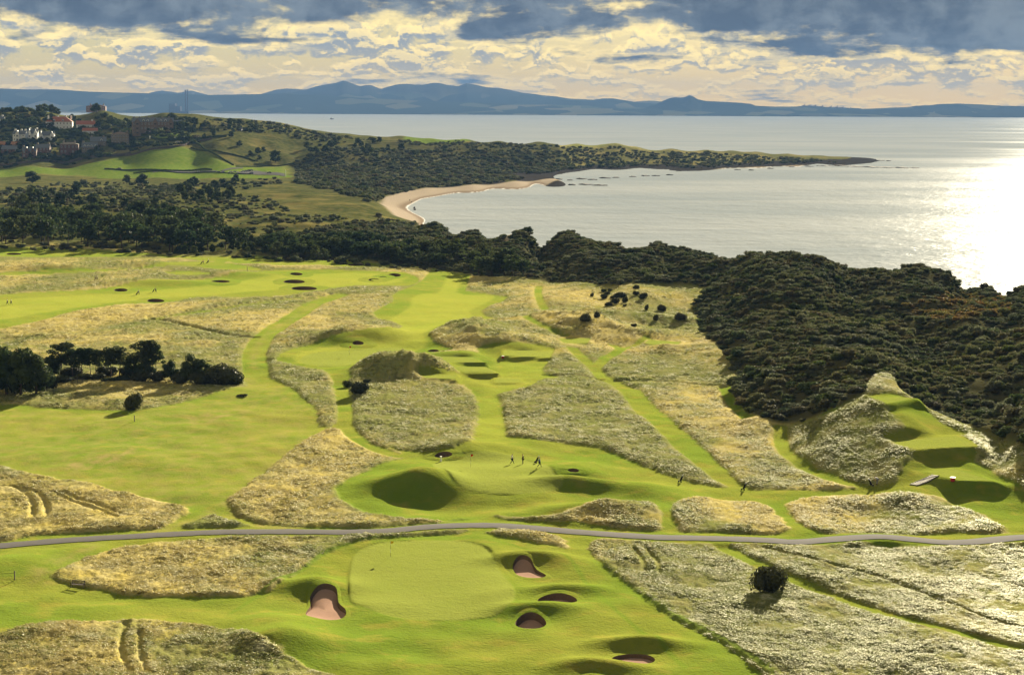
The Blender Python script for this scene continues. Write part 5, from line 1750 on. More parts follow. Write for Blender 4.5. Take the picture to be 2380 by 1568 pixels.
def gable_wall(e, w, d, hw, hr, mat, ridge='x'):
    """walls with their gables, ridge along x or y"""
    x, y = w / 2, d / 2
    V_ = [(-x, -y, -1.5), (x, -y, -1.5), (x, y, -1.5), (-x, y, -1.5), (-x, -y, hw), (x, -y, hw), (x, y, hw), (-x, y, hw)]
    Fc = [(0, 1, 5, 4), (1, 2, 6, 5), (2, 3, 7, 6), (3, 0, 4, 7)]
    if ridge == 'x':
        V_ += [(-x, 0, hw + hr), (x, 0, hw + hr)]
        Fc += [(4, 8, 7), (5, 6, 9)]
    elif ridge == 'y':
        V_ += [(0, -y, hw + hr), (0, y, hw + hr)]
        Fc += [(4, 5, 8), (6, 7, 9)]
    else:
        Fc += [(4, 5, 6, 7)]
    return solid('wall', V_, Fc, mat, e)


def roof_of(e, w, d, hw, hr, mat, ridge='x', hip=0.0, over=0.35, t=0.18):
    x, y = w / 2 + over, d / 2 + over
    if ridge == 'y':
        x, y = y, x
    k = over * hr / (d / 2 if ridge == 'x' else w / 2)
    hz = hw - k
    top = hw + hr
    xr = x - hip * (w if ridge == 'x' else d) / 2
    V_ = [(-x, -y, hz), (x, -y, hz), (x, y, hz), (-x, y, hz), (-xr, 0, top), (xr, 0, top)]
    V_ += [(a, b, c_ + t) for a, b, c_ in V_]
    Fc = []
    for o, flip in ((0, True), (6, False)):
        fs = [(0, 1, 5, 4), (2, 3, 4, 5), (3, 0, 4), (1, 2, 5)]
        if not hip:
            fs = fs[:2]
        Fc += [tuple(o + i for i in (f[::-1] if flip else f)) for f in fs]
    rim = [(0, 1), (1, 2), (2, 3), (3, 0)] if hip else [(0, 1), (2, 3), (1, 5), (5, 2), (3, 4), (4, 0)]
    for a, b in rim:
        Fc.append((a, b, b + 6, a + 6))
    if ridge == 'y':
        V_ = [(-b, a, c_) for a, b, c_ in V_]
    return solid('roof', V_, Fc, mat, e)


def windows(e, w, d, hw, cols, floors, skip=(), trim=True):
    for fl in range(floors):
        for c_ in range(cols):
            if (fl, c_) in skip:
                continue
            cx = -w / 2 + w * (c_ + 0.5) / cols
            cz = hw * (fl + 0.55) / floors
            ww, hh = min(1.3, w / cols * 0.45), min(1.9, hw / floors * 0.58)
            f = box('window', (cx - ww / 2, cx + ww / 2, -d / 2 - 0.07, -d / 2 + 0.02, cz - hh / 2, cz + hh / 2), TRIM if trim else STONE2, e)
            box('pane', (cx - ww * 0.38, cx + ww * 0.38, -d / 2 - 0.10, -d / 2 - 0.05, cz - hh * 0.42, cz + hh * 0.42), GLASS, f)


def chimney(roof, x, y, z0, z1, mat, sx=0.9, sy=0.6):
    c_ = box('chimney', (x - sx, x + sx, y - sy, y + sy, z0, z1), mat, roof)
    return c_


def dormer(e, x, y, z, w, hgt, mat, roofm):
    """a gabled window standing out of the front roof slope"""
    V_ = [(x - w / 2, y, z), (x + w / 2, y, z), (x + w / 2, y, z + hgt * 0.6), (x, y, z + hgt), (x - w / 2, y, z + hgt * 0.6),
          (x - w / 2, y + 2.6, z), (x + w / 2, y + 2.6, z), (x + w / 2, y + 2.6, z + hgt * 0.6), (x, y + 2.6, z + hgt), (x - w / 2, y + 2.6, z + hgt * 0.6)]
    dm = solid('dormer', V_, [(0, 1, 2, 3, 4), (1, 6, 7, 2), (0, 4, 9, 5)], mat, e)
    o = w * 0.62
    solid('dormer_roof', [(x - o, y - 0.2, z + hgt * 0.5), (x, y - 0.2, z + hgt + 0.12), (x + o, y - 0.2, z + hgt * 0.5), (x - o, y + 2.7, z + hgt * 0.5), (x, y + 2.7, z + hgt + 0.12), (x + o, y + 2.7, z + hgt * 0.5)],
          [(0, 1, 4, 3), (1, 2, 5, 4)], roofm, dm)
    box('pane', (x - w * 0.28, x + w * 0.28, y - 0.05, y + 0.02, z + 0.15, z + hgt * 0.62), GLASS, dm)


def house(uv, wpx, hwpx, hrpx, label, wall, roof, rz=0, dfac=0.6, ridge='x', hip=0.0, cols=4, floors=2, chim=(-0.35, 0.35), dorm=(), gables=(), name='house', dist=None):
    p = on(uv)[0]
    s = p[1] / F
    w_, hw, hr = wpx * s, hwpx * s, hrpx * s
    d_ = max(6.0, w_ * dfac)
    e = empty(name, p - np.array([0, 0, 0.2]), R(rz), label, 'house', 'houses of the hill village')
    gable_wall(e, w_, d_, hw, hr, wall, None if hip else ridge)
    rf = roof_of(e, w_, d_, hw, hr, roof, ridge, hip)
    windows(e, w_, d_, hw, cols, floors, {(0, cols // 2)})
    dx = -w_ / 2 + w_ * (cols // 2 + 0.5) / cols
    dr = box('door', (dx - 0.6, dx + 0.6, -d_ / 2 - 0.06, -d_ / 2 + 0.02, 0, 2.2), WOOD, e)
    box('handle', (dx + 0.4, dx + 0.48, -d_ / 2 - 0.1, -d_ / 2 - 0.05, 1.0, 1.1), METAL, dr)
    for c_ in chim:
        chimney(rf, c_ * w_, 0.0, hw + hr * 0.5, hw + hr + 1.6, wall if wall in (WHITE,) else STONE2)
    for x_ in dorm:
        dormer(e, x_ * w_, -d_ / 2 + 0.7, hw + 0.3, 2.2, min(2.6, hr * 0.8), TRIM, roof)
    for x_, gw in gables:                                          # front-facing gabled bays
        g = gw * w_
        V_ = [(x_ * w_ - g / 2, -d_ / 2 - 1.6, -1.5), (x_ * w_ + g / 2, -d_ / 2 - 1.6, -1.5), (x_ * w_ + g / 2, -d_ / 2 - 1.6, hw), (x_ * w_, -d_ / 2 - 1.6, hw + hr * 0.95), (x_ * w_ - g / 2, -d_ / 2 - 1.6, hw)]
        V_ += [(a, 0.0, c_) for a, b, c_ in V_]
        b_ = solid('bay', V_, [(0, 1, 2, 3, 4), (1, 6, 7, 2), (5, 0, 4, 9)], wall, e)
        q = g * 0.56
        zt = hw + hr * 0.95
        zl = hw - 0.25
        solid('bay_roof', [(x_ * w_ - q, -d_ / 2 - 1.85, zl), (x_ * w_, -d_ / 2 - 1.85, zt + 0.2), (x_ * w_ + q, -d_ / 2 - 1.85, zl), (x_ * w_ - q, 0, zl), (x_ * w_, 0, zt + 0.2), (x_ * w_ + q, 0, zl)], [(0, 1, 4, 3), (1, 2, 5, 4)], roof, b_)
        for fl in range(floors):
            zc_ = hw * (fl + 0.5) / floors
            box('pane', (x_ * w_ - g * 0.2, x_ * w_ + g * 0.2, -d_ / 2 - 1.68, -d_ / 2 - 1.58, zc_ - 0.8, zc_ + 0.8), GLASS, b_)
    return e


def V2(x, y):
    return cV((x, y))[0]


def U2(x, y):
    return cU((x, y))[0]


house(V2(1085, 688), 60, 18, 11, 'big white villa with red hipped roof and tall windows', WHITE, TILE, 8, 0.5, hip=0.55, cols=8, floors=2, chim=(-0.42, -0.05, 0.25, 0.44), dorm=(-0.18, 0.15), name='villa')
house(V2(1560, 660), 42, 8, 8, 'long white cottage with plain red roof right of the villa', WHITE, TILE, 14, 0.4, cols=4, floors=1, chim=(0.35,))
house(V2(1640, 775), 34, 8, 6, 'small white house with red roof below the long cottage', WHITE, TILE, 14, 0.55, cols=3, floors=1, chim=())
house(V2(375, 905), 30, 17, 8, 'white house with grey roof and tall white chimneys, leftmost of the white row', WHITE, SLATE, -6, 0.7, cols=3, floors=2, chim=(-0.4, 0.1, 0.4), gables=((-0.1, 0.35),))
house(V2(605, 862), 23, 13, 10, 'white house with two steep gables in the middle of the white row', WHITE, SLATE, 4, 0.8, cols=3, floors=1, chim=(-0.3, 0.4), gables=((-0.28, 0.36), (0.3, 0.36)))
house(V2(858, 868), 34, 9, 9, 'white house with dark roof between two end gables', WHITE, SLATE, 6, 0.5, cols=3, floors=1, chim=(-0.4,), gables=((-0.36, 0.26), (0.36, 0.28)))
house(V2(200, 1095), 40, 6, 8, 'low house with pale slate roof at the lower left of the village', STONE3, SLATE, -4, 0.5, cols=4, floors=1, chim=(0.2,))
house(V2(545, 1195), 32, 15, 9, 'brown stone house with two white-edged front gables and slate roof', STONE3, SLATE, 4, 0.6, cols=4, floors=2, chim=(-0.45,), gables=((-0.15, 0.25), (0.28, 0.25)))
house(V2(790, 1140), 32, 15, 8, 'dark brown stone house half hidden by trees', STONE3, SLATE, 0, 0.6, cols=4, floors=2, chim=(-0.4, 0.4))
house(V2(1265, 1135), 42, 22, 5, 'square purplish stone block with flat hipped roof', STONE3, STONE2, 10, 0.7, hip=0.8, cols=5, floors=2, chim=(-0.3, 0.3))
house(V2(1640, 1085), 36, 9, 11, 'grey house with big slate roof and four dormers', STONE2, SLATE, 6, 0.55, cols=4, floors=1, chim=(-0.42,), dorm=(-0.3, -0.08, 0.14, 0.36))
house(V2(1790, 1000), 36, 12, 10, 'house with wide dark slate roof behind the dormer house', STONE2, SLATE, 12, 0.6, cols=4, floors=1, chim=(-0.4, 0.35), dorm=(0.2,))
house(V2(2190, 965), 40, 24, 5, 'tall pale brown stone block with bay windows', STONE2, STONE, 8, 0.6, hip=0.8, cols=6, floors=3, chim=(-0.42, 0.0, 0.42))
house(V2(1755, 365), 44, 12, 4, 'lone brown stone house with flat hipped roof on the hill crest', STONE3, STONE3, 4, 0.4, hip=0.7, cols=5, floors=2, chim=(-0.3, 0.05, 0.38))
house(U2(450, 525), 42, 30, 9, 'tallest stone house with stepped gables and white dormers', STONE, SLATE, 14, 0.6, cols=5, floors=3, chim=(-0.4, -0.1, 0.3), dorm=(0.1, 0.32), gables=((-0.25, 0.3),))
house(U2(700, 472), 52, 20, 9, 'wide dark stone mansion with white-framed dormers', STONE, SLATE, 10, 0.5, cols=7, floors=2, chim=(-0.42, 0.0, 0.3), dorm=(-0.05, 0.15), gables=((0.38, 0.2), (-0.3, 0.2)))
house(U2(860, 400), 26, 5, 5, 'low dark house at the upper right end of the village', STONE3, SLATE, 8, 0.5, cols=3, floors=1, chim=())
house(V2(45, 1005), 14, 5, 7, 'orange-roofed cottage at the left edge of the village', STONE3, TILE2, 0, 0.7, cols=2, floors=1, chim=())
house(V2(290, 1000), 20, 4, 7, 'orange-roofed cottage behind the pale slate roofs', STONE3, TILE2, 0, 0.7, cols=2, floors=1, chim=(0.3,))
house(U2(1645, 475), 9, 3, 4, 'tiny pale hut on the slope right of the village', WHITE, SLATE, 0, 0.8, cols=2, floors=1, chim=(), name='hut')
house((3, 285), 16, 9, 6, 'white house with dark roof at the left edge on the hilltop', WHITE, SLATE, 0, 0.7, cols=2, floors=2, chim=(0.2,))


def ribbon_wall(name, line, hgt, thick, mat, label, cat, group=None, wob=0.12, dense=4):
    P = curve(world(line), dense)
    # even steps
    seg = np.concatenate([[0], np.cumsum(np.linalg.norm(np.diff(P, axis=0), axis=1))])
    n = max(8, int(seg[-1] / max(1.2, seg[-1] / 160)))
    tt = np.linspace(0, seg[-1], n)
    P = np.stack([np.interp(tt, seg, P[:, 0]), np.interp(tt, seg, P[:, 1])], 1)
    t = np.gradient(P, axis=0)
    t /= np.linalg.norm(t, axis=1)[:, None]
    nn = np.stack([-t[:, 1], t[:, 0]], 1) * thick / 2
    z = land(P[:, 0], P[:, 1])
    top = z + hgt * (1 + wob * perlin(tt / 3.0, tt * 0 + hgt, 3) * 2)
    rings = [np.column_stack([P - nn, z - 0.5]), np.column_stack([P - nn, top]), np.column_stack([P + nn, top]), np.column_stack([P + nn, z - 0.5])]
    V_ = np.stack(rings, 1).reshape(-1, 3)
    Fc = np.array([[i * 4 + a, (i + 1) * 4 + a, (i + 1) * 4 + a + 1, i * 4 + a + 1] for i in range(n - 1) for a in range(3)])
    o = mesh_obj(name, V_, Fc, mat, None, False, None, label, cat, group)
    return o


HEDGE_M = simple('hedge_leaves', (0.035, 0.048, 0.018), 0.95, 0.0, 0.4, 1.5)
WALL_G = simple('garden_wall_stone', (0.10, 0.082, 0.068), 0.95, 0.0, 0.3, 0.7)
ribbon_wall('garden_wall', cV((-100, 1338), (500, 1312), (1000, 1292), (1500, 1245), (2000, 1190), (2380, 1150)), 2.4, 0.5, WALL_G, 'long dark stone wall between village gardens and pasture', 'wall')
ribbon_wall('garden_wall', cU((150, 780), (500, 735), (800, 690), (960, 660), (1080, 610), (1300, 572)), 2.0, 0.5, WALL_G, 'stone wall climbing from the village towards the hut', 'wall')
ribbon_wall('hedge', cU((1110, 620), (1250, 705), (1400, 785), (1520, 850), (1560, 880)), 1.4, 1.4, HEDGE_M, 'dark hedge running straight down the pasture', 'hedge', 'field hedges')
ribbon_wall('hedge', cU((1050, 680), (1250, 705), (1450, 735), (1650, 785), (1830, 835)), 1.3, 1.4, HEDGE_M, 'hedge along the upper edge of the pasture', 'hedge', 'field hedges')
ribbon_wall('hedge', cU((0, 945), (300, 962), (700, 968), (1100, 960), (1300, 958)), 1.3, 1.3, HEDGE_M, 'upper hedge beside the lane below the pasture', 'hedge', 'field hedges')
ribbon_wall('hedge', cU((350, 1000), (800, 985), (1100, 995), (1500, 1000), (1800, 1010)), 0.9, 1.2, HEDGE_M, 'lower hedge beside the lane below the pasture', 'hedge', 'field hedges')
ribbon_wall('hedge', cU((400, 540), (500, 560), (700, 590), (900, 590), (1050, 580)), 2.2, 2.0, HEDGE_M, 'clipped garden hedge below the stone houses', 'hedge', 'field hedges')
ribbon_wall('hedge', cU((1060, 585), (1200, 560), (1350, 548), (1480, 540)), 2.2, 2.0, HEDGE_M, 'dark hedge right of the village lawn', 'hedge', 'field hedges')
ribbon_wall('hedge', cU((1600, 912), (1900, 908), (2200, 895), (2300, 890)), 1.0, 1.3, HEDGE_M, 'hedge along the upper edge of the car park', 'hedge', 'field hedges')


def draped(name, poly, mat, lift=0.25):
    """a sheet laid on the ground"""
    P = world(poly)
    lo, hi = P.min(0), P.max(0)
    n = 26
    gx, gy = np.meshgrid(np.linspace(lo[0], hi[0], n), np.linspace(lo[1], hi[1], n), indexing='ij')
    i_, s_ = sdf(P, gx.ravel(), gy.ravel(), 1)
    ins = np.zeros(n * n, bool)
    ins[i_[s_ > 0]] = True
    V_ = np.column_stack([gx.ravel(), gy.ravel(), land(gx.ravel(), gy.ravel()) + lift])
    q = np.array([[a * n + b, (a + 1) * n + b, (a + 1) * n + b + 1, a * n + b + 1] for a in range(n - 1) for b in range(n - 1)])
    q = q[ins[q].sum(1) >= 3]
    used, inv = np.unique(q, return_inverse=True)
    mesh_obj(name, V_[used], inv.reshape(q.shape), mat, kind='structure')


CARPARK = simple('car_park_gravel', (0.10, 0.098, 0.10), 0.95, 0.0, 0.1, 0.5)
draped('car_park', cU((1560, 985), (1850, 962), (2050, 985), (2200, 1005), (2205, 1032), (1980, 1018), (1750, 1010)), CARPARK)
draped('lane', cU((1400, 968), (1540, 930), (1680, 922), (1690, 935), (1560, 945), (1440, 975)), CARPARK)
draped('lane', cU((560, 982), (1100, 970), (1380, 972), (1380, 984), (1100, 984), (560, 992)), CARPARK)


# ------------------------------------------------------------------ cars
def car_mesh():
    prof = [(-2.15, 0.35), (-2.2, 0.62), (-2.12, 0.86), (-1.55, 0.95), (-0.85, 0.98), (0.95, 1.0), (1.75, 0.95), (2.1, 0.85), (2.18, 0.6), (2.1, 0.35)]
    V_, n = [], len(prof)
    for y, sc in ((-0.88, 0.96), (-0.72, 1.0), (0.72, 1.0), (0.88, 0.96)):
        V_ += [(x * sc, y, z if abs(y) < 0.8 else 0.35 + (z - 0.35) * 0.93) for x, z in prof]
    Fc = [(a * n + i, a * n + (i + 1) % n, (a + 1) * n + (i + 1) % n, (a + 1) * n + i) for a in range(3) for i in range(n)]
    Fc += [tuple(range(n))[::-1], tuple(range(3 * n, 4 * n))]
    return V_, Fc


def car(uv, colour, rz, label, big=1.0):
    p = on(uv)[0]
    e = empty('parked_car', p + np.array([0, 0, 0.28]), R(rz), label, 'car', 'cars parked at the far car park')
    e.scale = (big, big, big)
    k = 'car_paint_%02d_%02d_%02d' % tuple(int(c_ * 99) for c_ in colour)
    mat = MATS.get(k) or simple(k, colour, 0.25, 0.5, 0.03)
    solid('body', *car_mesh(), mat, e)
    V_ = [(-0.95, -0.76, 0.96), (1.75, -0.76, 0.96), (1.25, -0.6, 1.42), (-0.35, -0.6, 1.45), (-0.95, 0.76, 0.96), (1.75, 0.76, 0.96), (1.25, 0.6, 1.42), (-0.35, 0.6, 1.45)]
    cb = solid('cabin', V_, [(0, 1, 2, 3), (5, 4, 7, 6), (1, 5, 6, 2), (4, 0, 3, 7)], GLASS, e)
    solid('roof_panel', [(-0.42, -0.62, 1.44), (1.3, -0.62, 1.41), (1.3, 0.62, 1.41), (-0.42, 0.62, 1.44), (-0.3, -0.5, 1.5), (1.15, -0.5, 1.48), (1.15, 0.5, 1.48), (-0.3, 0.5, 1.5)],
          [(4, 5, 6, 7), (0, 1, 5, 4), (1, 2, 6, 5), (2, 3, 7, 6), (3, 0, 4, 7)], mat, cb)
    for x_ in (-1.35, 1.35):
        for y_ in (-0.84, 0.84):
            t = [(x_ + 0.33 * math.cos(a), y_ + s_, 0.33 + 0.33 * math.sin(a)) for s_ in (-0.1, 0.1) for a in np.linspace(0, 2 * math.pi, 12, endpoint=False)]
            solid('wheel', t, [(i, (i + 1) % 12, 12 + (i + 1) % 12, 12 + i) for i in range(12)] + [tuple(range(12))[::-1], tuple(range(12, 24))], BLACK, e)
    for y_ in (-0.6, 0.6):
        box('headlight', (-2.2, -2.08, y_ - 0.18, y_ + 0.18, 0.62, 0.78), TRIM, e)
    return e


SIL, DRK, WHT, BLU, RED = (0.42, 0.43, 0.45), (0.03, 0.03, 0.035), (0.7, 0.7, 0.7), (0.06, 0.08, 0.14), (0.2, 0.03, 0.03)
for x, y, c_, rz, lab, bg_ in ((1130, 984, SIL, 10, 'silver car alone on the lane left of the car park', 1), (1382, 992, DRK, 25, 'dark car, left one of the first pair in the car park', 1), (1432, 990, SIL, 25, 'silver car, right one of the first pair in the car park', 1),
                               (1528, 990, WHT, 25, 'white car, left one of the second pair in the car park', 1), (1574, 988, SIL, 25, 'silver car, right one of the second pair in the car park', 1), (1680, 982, WHT, 30, 'white car leading the tight row of four', 1),
                               (1716, 976, SIL, 30, 'second car of the tight row of four', 1), (1748, 971, DRK, 30, 'third car of the tight row of four', 1), (1778, 968, SIL, 30, 'last car of the tight row of four', 1), (1785, 1000, BLU, 0, 'dark blue car in front of the tight row', 1),
                               (1998, 997, DRK, 20, 'dark car alone at the right end of the car park', 1), (172, 955, DRK, 0, 'dark van alone on the pasture at left', 1.4), (888, 627, WHT, 10, 'white van by the village wall', 1.1), (928, 629, WHT, 10, 'white car next to the van by the village wall', 1)):
    car(U2(x, y), c_, rz, lab, bg_)
for x, y, lab in ((1120, 700, 'white car parked in front of the white villa'), (1375, 695, 'white car right of the white villa'), (1810, 690, 'white car beside the small red-roofed house')):
    car(V2(x, y), WHT, 10, lab)


# ------------------------------------------------------------------ people
def skin_mesh(name, joints, edges, radii, root=0):
    me = bpy.data.meshes.new(name)
    me.from_pydata(joints, edges, [])
    o = bpy.data.objects.new(name, me)
    col.objects.link(o)
    md = o.modifiers.new('s', 'SKIN')
    md.use_smooth_shade = True
    for i, rr in enumerate(radii):
        sv = me.skin_vertices[0].data[i]
        sv.radius = (rr, rr)
        sv.use_root = (i == root)
    ss = o.modifiers.new('u', 'SUBSURF')
    ss.levels = ss.render_levels = 1
    dg = bpy.context.evaluated_depsgraph_get()
    out_ = bpy.data.meshes.new_from_object(o.evaluated_get(dg))
    out_.name = name
    bpy.data.objects.remove(o)
    bpy.data.meshes.remove(me)
    return out_


def pose(kind):
    """joint positions of a 1.78 m figure facing +x"""
    J = dict(pelvis=(0, 0, 0.95), belly=(0, 0, 1.12), chest=(0.02, 0, 1.33), neck=(0.02, 0, 1.50), head=(0.05, 0, 1.62), crown=(0.05, 0, 1.72))
    for s, y in (('l', 0.1), ('r', -0.1)):
        J['hip' + s] = (0, y, 0.90)
        J['knee' + s] = (0.03, y * 1.05, 0.50)
        J['ank' + s] = (0, y * 1.1, 0.09)
        J['toe' + s] = (0.17, y * 1.2, 0.045)
        J['sho' + s] = (0.0, y * 2.0, 1.43)
        J['elb' + s] = (-0.02, y * 2.5, 1.15)
        J['wri' + s] = (0.08, y * 2.5, 0.92)
        J['fin' + s] = (0.12, y * 2.4, 0.80)
    if kind in ('walk', 'pull'):
        J['kneel'], J['ankl'], J['toel'] = (0.22, 0.1, 0.52), (0.30, 0.1, 0.10), (0.46, 0.11, 0.05)
        J['kneer'], J['ankr'], J['toer'] = (-0.02, -0.1, 0.50), (-0.36, -0.1, 0.17), (-0.26, -0.11, 0.06)
        J['elbl'], J['wril'], J['finl'] = (-0.16, 0.25, 1.18), (0.02, 0.25, 0.98), (0.1, 0.25, 0.9)
        J['elbr'], J['wrir'], J['finr'] = (0.08, -0.25, 1.17), (0.25, -0.24, 1.05), (0.33, -0.23, 1.02)
    if kind == 'pull':
        J['elbr'], J['wrir'], J['finr'] = (-0.2, -0.25, 1.2), (-0.42, -0.26, 1.0), (-0.5, -0.26, 0.93)
    if kind == 'hold':
        for s, y in (('l', 0.1), ('r', -0.1)):
            J['wri' + s], J['fin' + s] = (0.24, y * 1.2, 1.12), (0.32, y * 0.7, 1.12)
    if kind == 'bend':
        J.update(pelvis=(-0.12, 0, 0.93), belly=(0.0, 0, 1.06), chest=(0.2, 0, 1.17), neck=(0.36, 0, 1.22), head=(0.46, 0, 1.26), crown=(0.54, 0, 1.30))
        for s, y in (('l', 0.1), ('r', -0.1)):
            J['hip' + s] = (-0.12, y, 0.88)
            J['knee' + s] = (0.0, y, 0.48)
            J['sho' + s], J['elb' + s], J['wri' + s], J['fin' + s] = (0.28, y * 2, 1.18), (0.36, y * 2.2, 0.9), (0.44, y * 1.8, 0.68), (0.46, y * 1.6, 0.56)
    return J


RAD = dict(pelvis=0.15, belly=0.135, chest=0.16, neck=0.06, head=0.105, crown=0.085, hip=0.10, knee=0.062, ank=0.045, toe=0.035, sho=0.065, elb=0.046, wri=0.034, fin=0.03)
_pm = {}


def figure_meshes(kind):
    if kind in _pm:
        return _pm[kind]
    J = pose(kind)

    def mk(nm, names, edges, grow, trim=None):
        idx = {n_: i for i, n_ in enumerate(names)}
        rr = [RAD.get(n_, RAD.get(n_[:-1])) * grow for n_ in names]
        return skin_mesh(nm, [J[n_] for n_ in names], [(idx[a], idx[b]) for a, b in edges], rr)
    lr = ('l', 'r')
    body = mk('person', list(J), [('pelvis', 'belly'), ('belly', 'chest'), ('chest', 'neck'), ('neck', 'head'), ('head', 'crown')] + [e for s in lr for e in (('pelvis', 'hip' + s), ('hip' + s, 'knee' + s), ('knee' + s, 'ank' + s), ('ank' + s, 'toe' + s),
              ('chest', 'sho' + s), ('sho' + s, 'elb' + s), ('elb' + s, 'wri' + s), ('wri' + s, 'fin' + s))], 1.0)
    shirt = mk('shirt', ['belly', 'chest', 'pelvis'] + [j + s for s in lr for j in ('sho', 'elb')], [('pelvis', 'belly'), ('belly', 'chest')] + [e for s in lr for e in (('chest', 'sho' + s), ('sho' + s, 'elb' + s))], 1.13)
    trou = mk('trousers', ['pelvis'] + [j + s for s in lr for j in ('hip', 'knee', 'ank')], [e for s in lr for e in (('pelvis', 'hip' + s), ('hip' + s, 'knee' + s), ('knee' + s, 'ank' + s))], 1.17)
    shoes = [mk('shoe', ['ank' + s, 'toe' + s], [('ank' + s, 'toe' + s)], 1.25) for s in lr]
    cap = mk('cap', ['head', 'crown'], [('head', 'crown')], 1.06)
    dx, dz = J['crown'][0] - J['head'][0], J['crown'][2] - J['head'][2]
    cap.transform(Matrix.Translation((dx * 0.5 - 0.01, 0, dz * 0.5)))
    _pm[kind] = (body, shirt, trou, shoes, cap)
    return _pm[kind]


SKIN = simple('skin', (0.42, 0.25, 0.18), 0.6, 0.3, 0.05)
CLOTH = {}


def cloth(c_):
    if c_ not in CLOTH:
        CLOTH[c_] = simple('cloth_%02d_%02d_%02d' % tuple(int(v * 99) for v in c_), c_, 0.9, 0.1, 0.08)
    return CLOTH[c_]


NAVY, BLK, WHC, BLC, REDC, GRYC = (0.02, 0.025, 0.045), (0.014, 0.014, 0.016), (0.75, 0.75, 0.76), (0.05, 0.16, 0.42), (0.35, 0.04, 0.04), (0.2, 0.2, 0.22)


def person(uv, kind, rz, shirt, trousers, label, group=None, cap=BLK, hgt=1.0):
    p = on(uv)[0]
    b, s_, t_, sh, cp = figure_meshes(kind)
    key = 'm'
    o = bpy.data.objects.new('person', b)
    if not b.materials:
        b.materials.append(SKIN)
    col.objects.link(o)
    o.location = p + np.array([0, 0, 0.02])
    o.rotation_euler = (0, 0, R(rz))
    o.scale = (hgt, hgt, hgt)
    tag(o, label, 'person', group)
    for nm, me, c_ in (('shirt', s_, shirt), ('trousers', t_, trousers), ('shoe', sh[0], BLK), ('shoe', sh[1], BLK), ('cap', cp, cap)):
        m2 = me.copy()
        m2.materials.clear()
        m2.materials.append(cloth(c_))
        c2_ = bpy.data.objects.new(nm, m2)
        col.objects.link(c2_)
        c2_.parent = o
    return o


def trolley(uv, rz, label, group='golf trolleys'):
    p = on(uv)[0]
    e = empty('golf_trolley', p + np.array([0, 0, 0.02]), R(rz), label, 'golf trolley', group)
    ax = np.array([0.5, 0, 0.86])
    ax /= np.linalg.norm(ax)
    base = np.array([0.05, 0, 0.22])
    V_, Fc = tube([base + ax * t for t in (0, 0.05, 0.45, 0.82, 0.86)], [0.10, 0.145, 0.135, 0.15, 0.13], 12)
    bag = solid('bag', V_, Fc, cloth(BLK), e)
    solid('pocket', *tube([base + ax * 0.15 + np.array([0.14, 0, -0.06]), base + ax * 0.5 + np.array([0.14, 0, -0.06])], [0.08, 0.08], 8), cloth(NAVY), bag)
    for k in range(6):
        a = base + ax * 0.8 + np.array([0.02 * (k % 3 - 1), 0.05 * (k % 2) - 0.025 * (k % 3), 0])
        c_ = solid('golf_club', *tube([a, a + ax * (0.22 + 0.05 * (k % 3))], [0.012, 0.012], 5), METAL, bag)
        h_ = a + ax * (0.24 + 0.05 * (k % 3))
        box('club_head', (h_[0] - 0.05, h_[0] + 0.05, h_[1] - 0.03, h_[1] + 0.03, h_[2] - 0.025, h_[2] + 0.04), TRIM if k % 2 else METAL, c_)
    solid('frame', *join([tube([(0.0, 0, 0.18), (0.62, 0, 1.05)], [0.02, 0.02], 6), tube([(0.0, -0.3, 0.15), (0.1, 0, 0.32), (0.0, 0.3, 0.15)], [0.018] * 3, 6)]), METAL, e)
    solid('handle', *tube([(0.62, -0.12, 1.05), (0.68, 0, 1.08), (0.62, 0.12, 1.05)], [0.022] * 3, 6), cloth(BLK), e)
    for y_ in (-0.32, 0.32):
        wv, wf = tube([(0, y_ - 0.03, 0.15), (0, y_ + 0.03, 0.15)], [0.15, 0.15], 14)
        wh = solid('wheel', list(wv) + [(0, y_ - 0.03, 0.15), (0, y_ + 0.03, 0.15)], [tuple(f) for f in wf] + [(i, (i + 1) % 14, 28) for i in range(14)] + [(14 + i, 14 + (i + 1) % 14, 29) for i in range(14)], BLACK, e)
    return e


c_p = crop(1900, 1700, 7.9333)
person(c_p((470, 592))[0], 'walk', 10, WHC, NAVY, 'person in white top and dark trousers walking on the second green, leftmost of three')
person(c_p((800, 592))[0], 'stand', 190, BLK, BLK, 'person all in black with white sleeves standing on the second green')
person(c_p((1300, 690))[0], 'pull', 0, BLC, NAVY, 'person in blue shirt walking on the second green, rightmost of three')
trolley(c_p((1180, 565))[0], 20, 'black golf bag on a trolley beside the person in blue')
trolley(cR((556, 62))[0], 30, 'black golf trolley at the rough edge above the mown corridor, left one')
trolley(cR((890, 104))[0], 30, 'black golf trolley at the rough edge above the mown corridor, right one')
person(c3((1082, 1408))[0], 'bend', 200, (0.55, 0.58, 0.68), GRYC, 'person in pale shirt bending over below the grassy dune')
trolley(c3((1050, 1416))[0], 200, 'dark golf bag at the feet of the bending person')
person(c6((52, 487))[0], 'walk', 170, NAVY, BLK, 'person in dark clothes at the left edge of the fairway, left of two')
person(c6((78, 487))[0], 'walk', 170, BLK, BLK, 'person in dark clothes at the left edge of the fairway, right of two')
person(c6((972, 417))[0], 'pull', 20, WHC, GRYC, 'person in white pulling a trolley across the upper fairway')
trolley(c6((955, 417))[0], 20, 'golf trolley pulled by the person in white')
person(c6((1091, 402))[0], 'pull', 0, GRYC, BLK, 'person in grey pulling a trolley, right of the one in white')
trolley(c6((1070, 399))[0], 10, 'golf trolley behind the person in grey')
person(c6((668, 318))[0], 'walk', 180, BLK, BLK, 'person in dark clothes walking in the long grass, left of two')
person(c6((680, 318))[0], 'walk', 180, NAVY, BLK, 'person in dark clothes walking in the long grass, right of two')
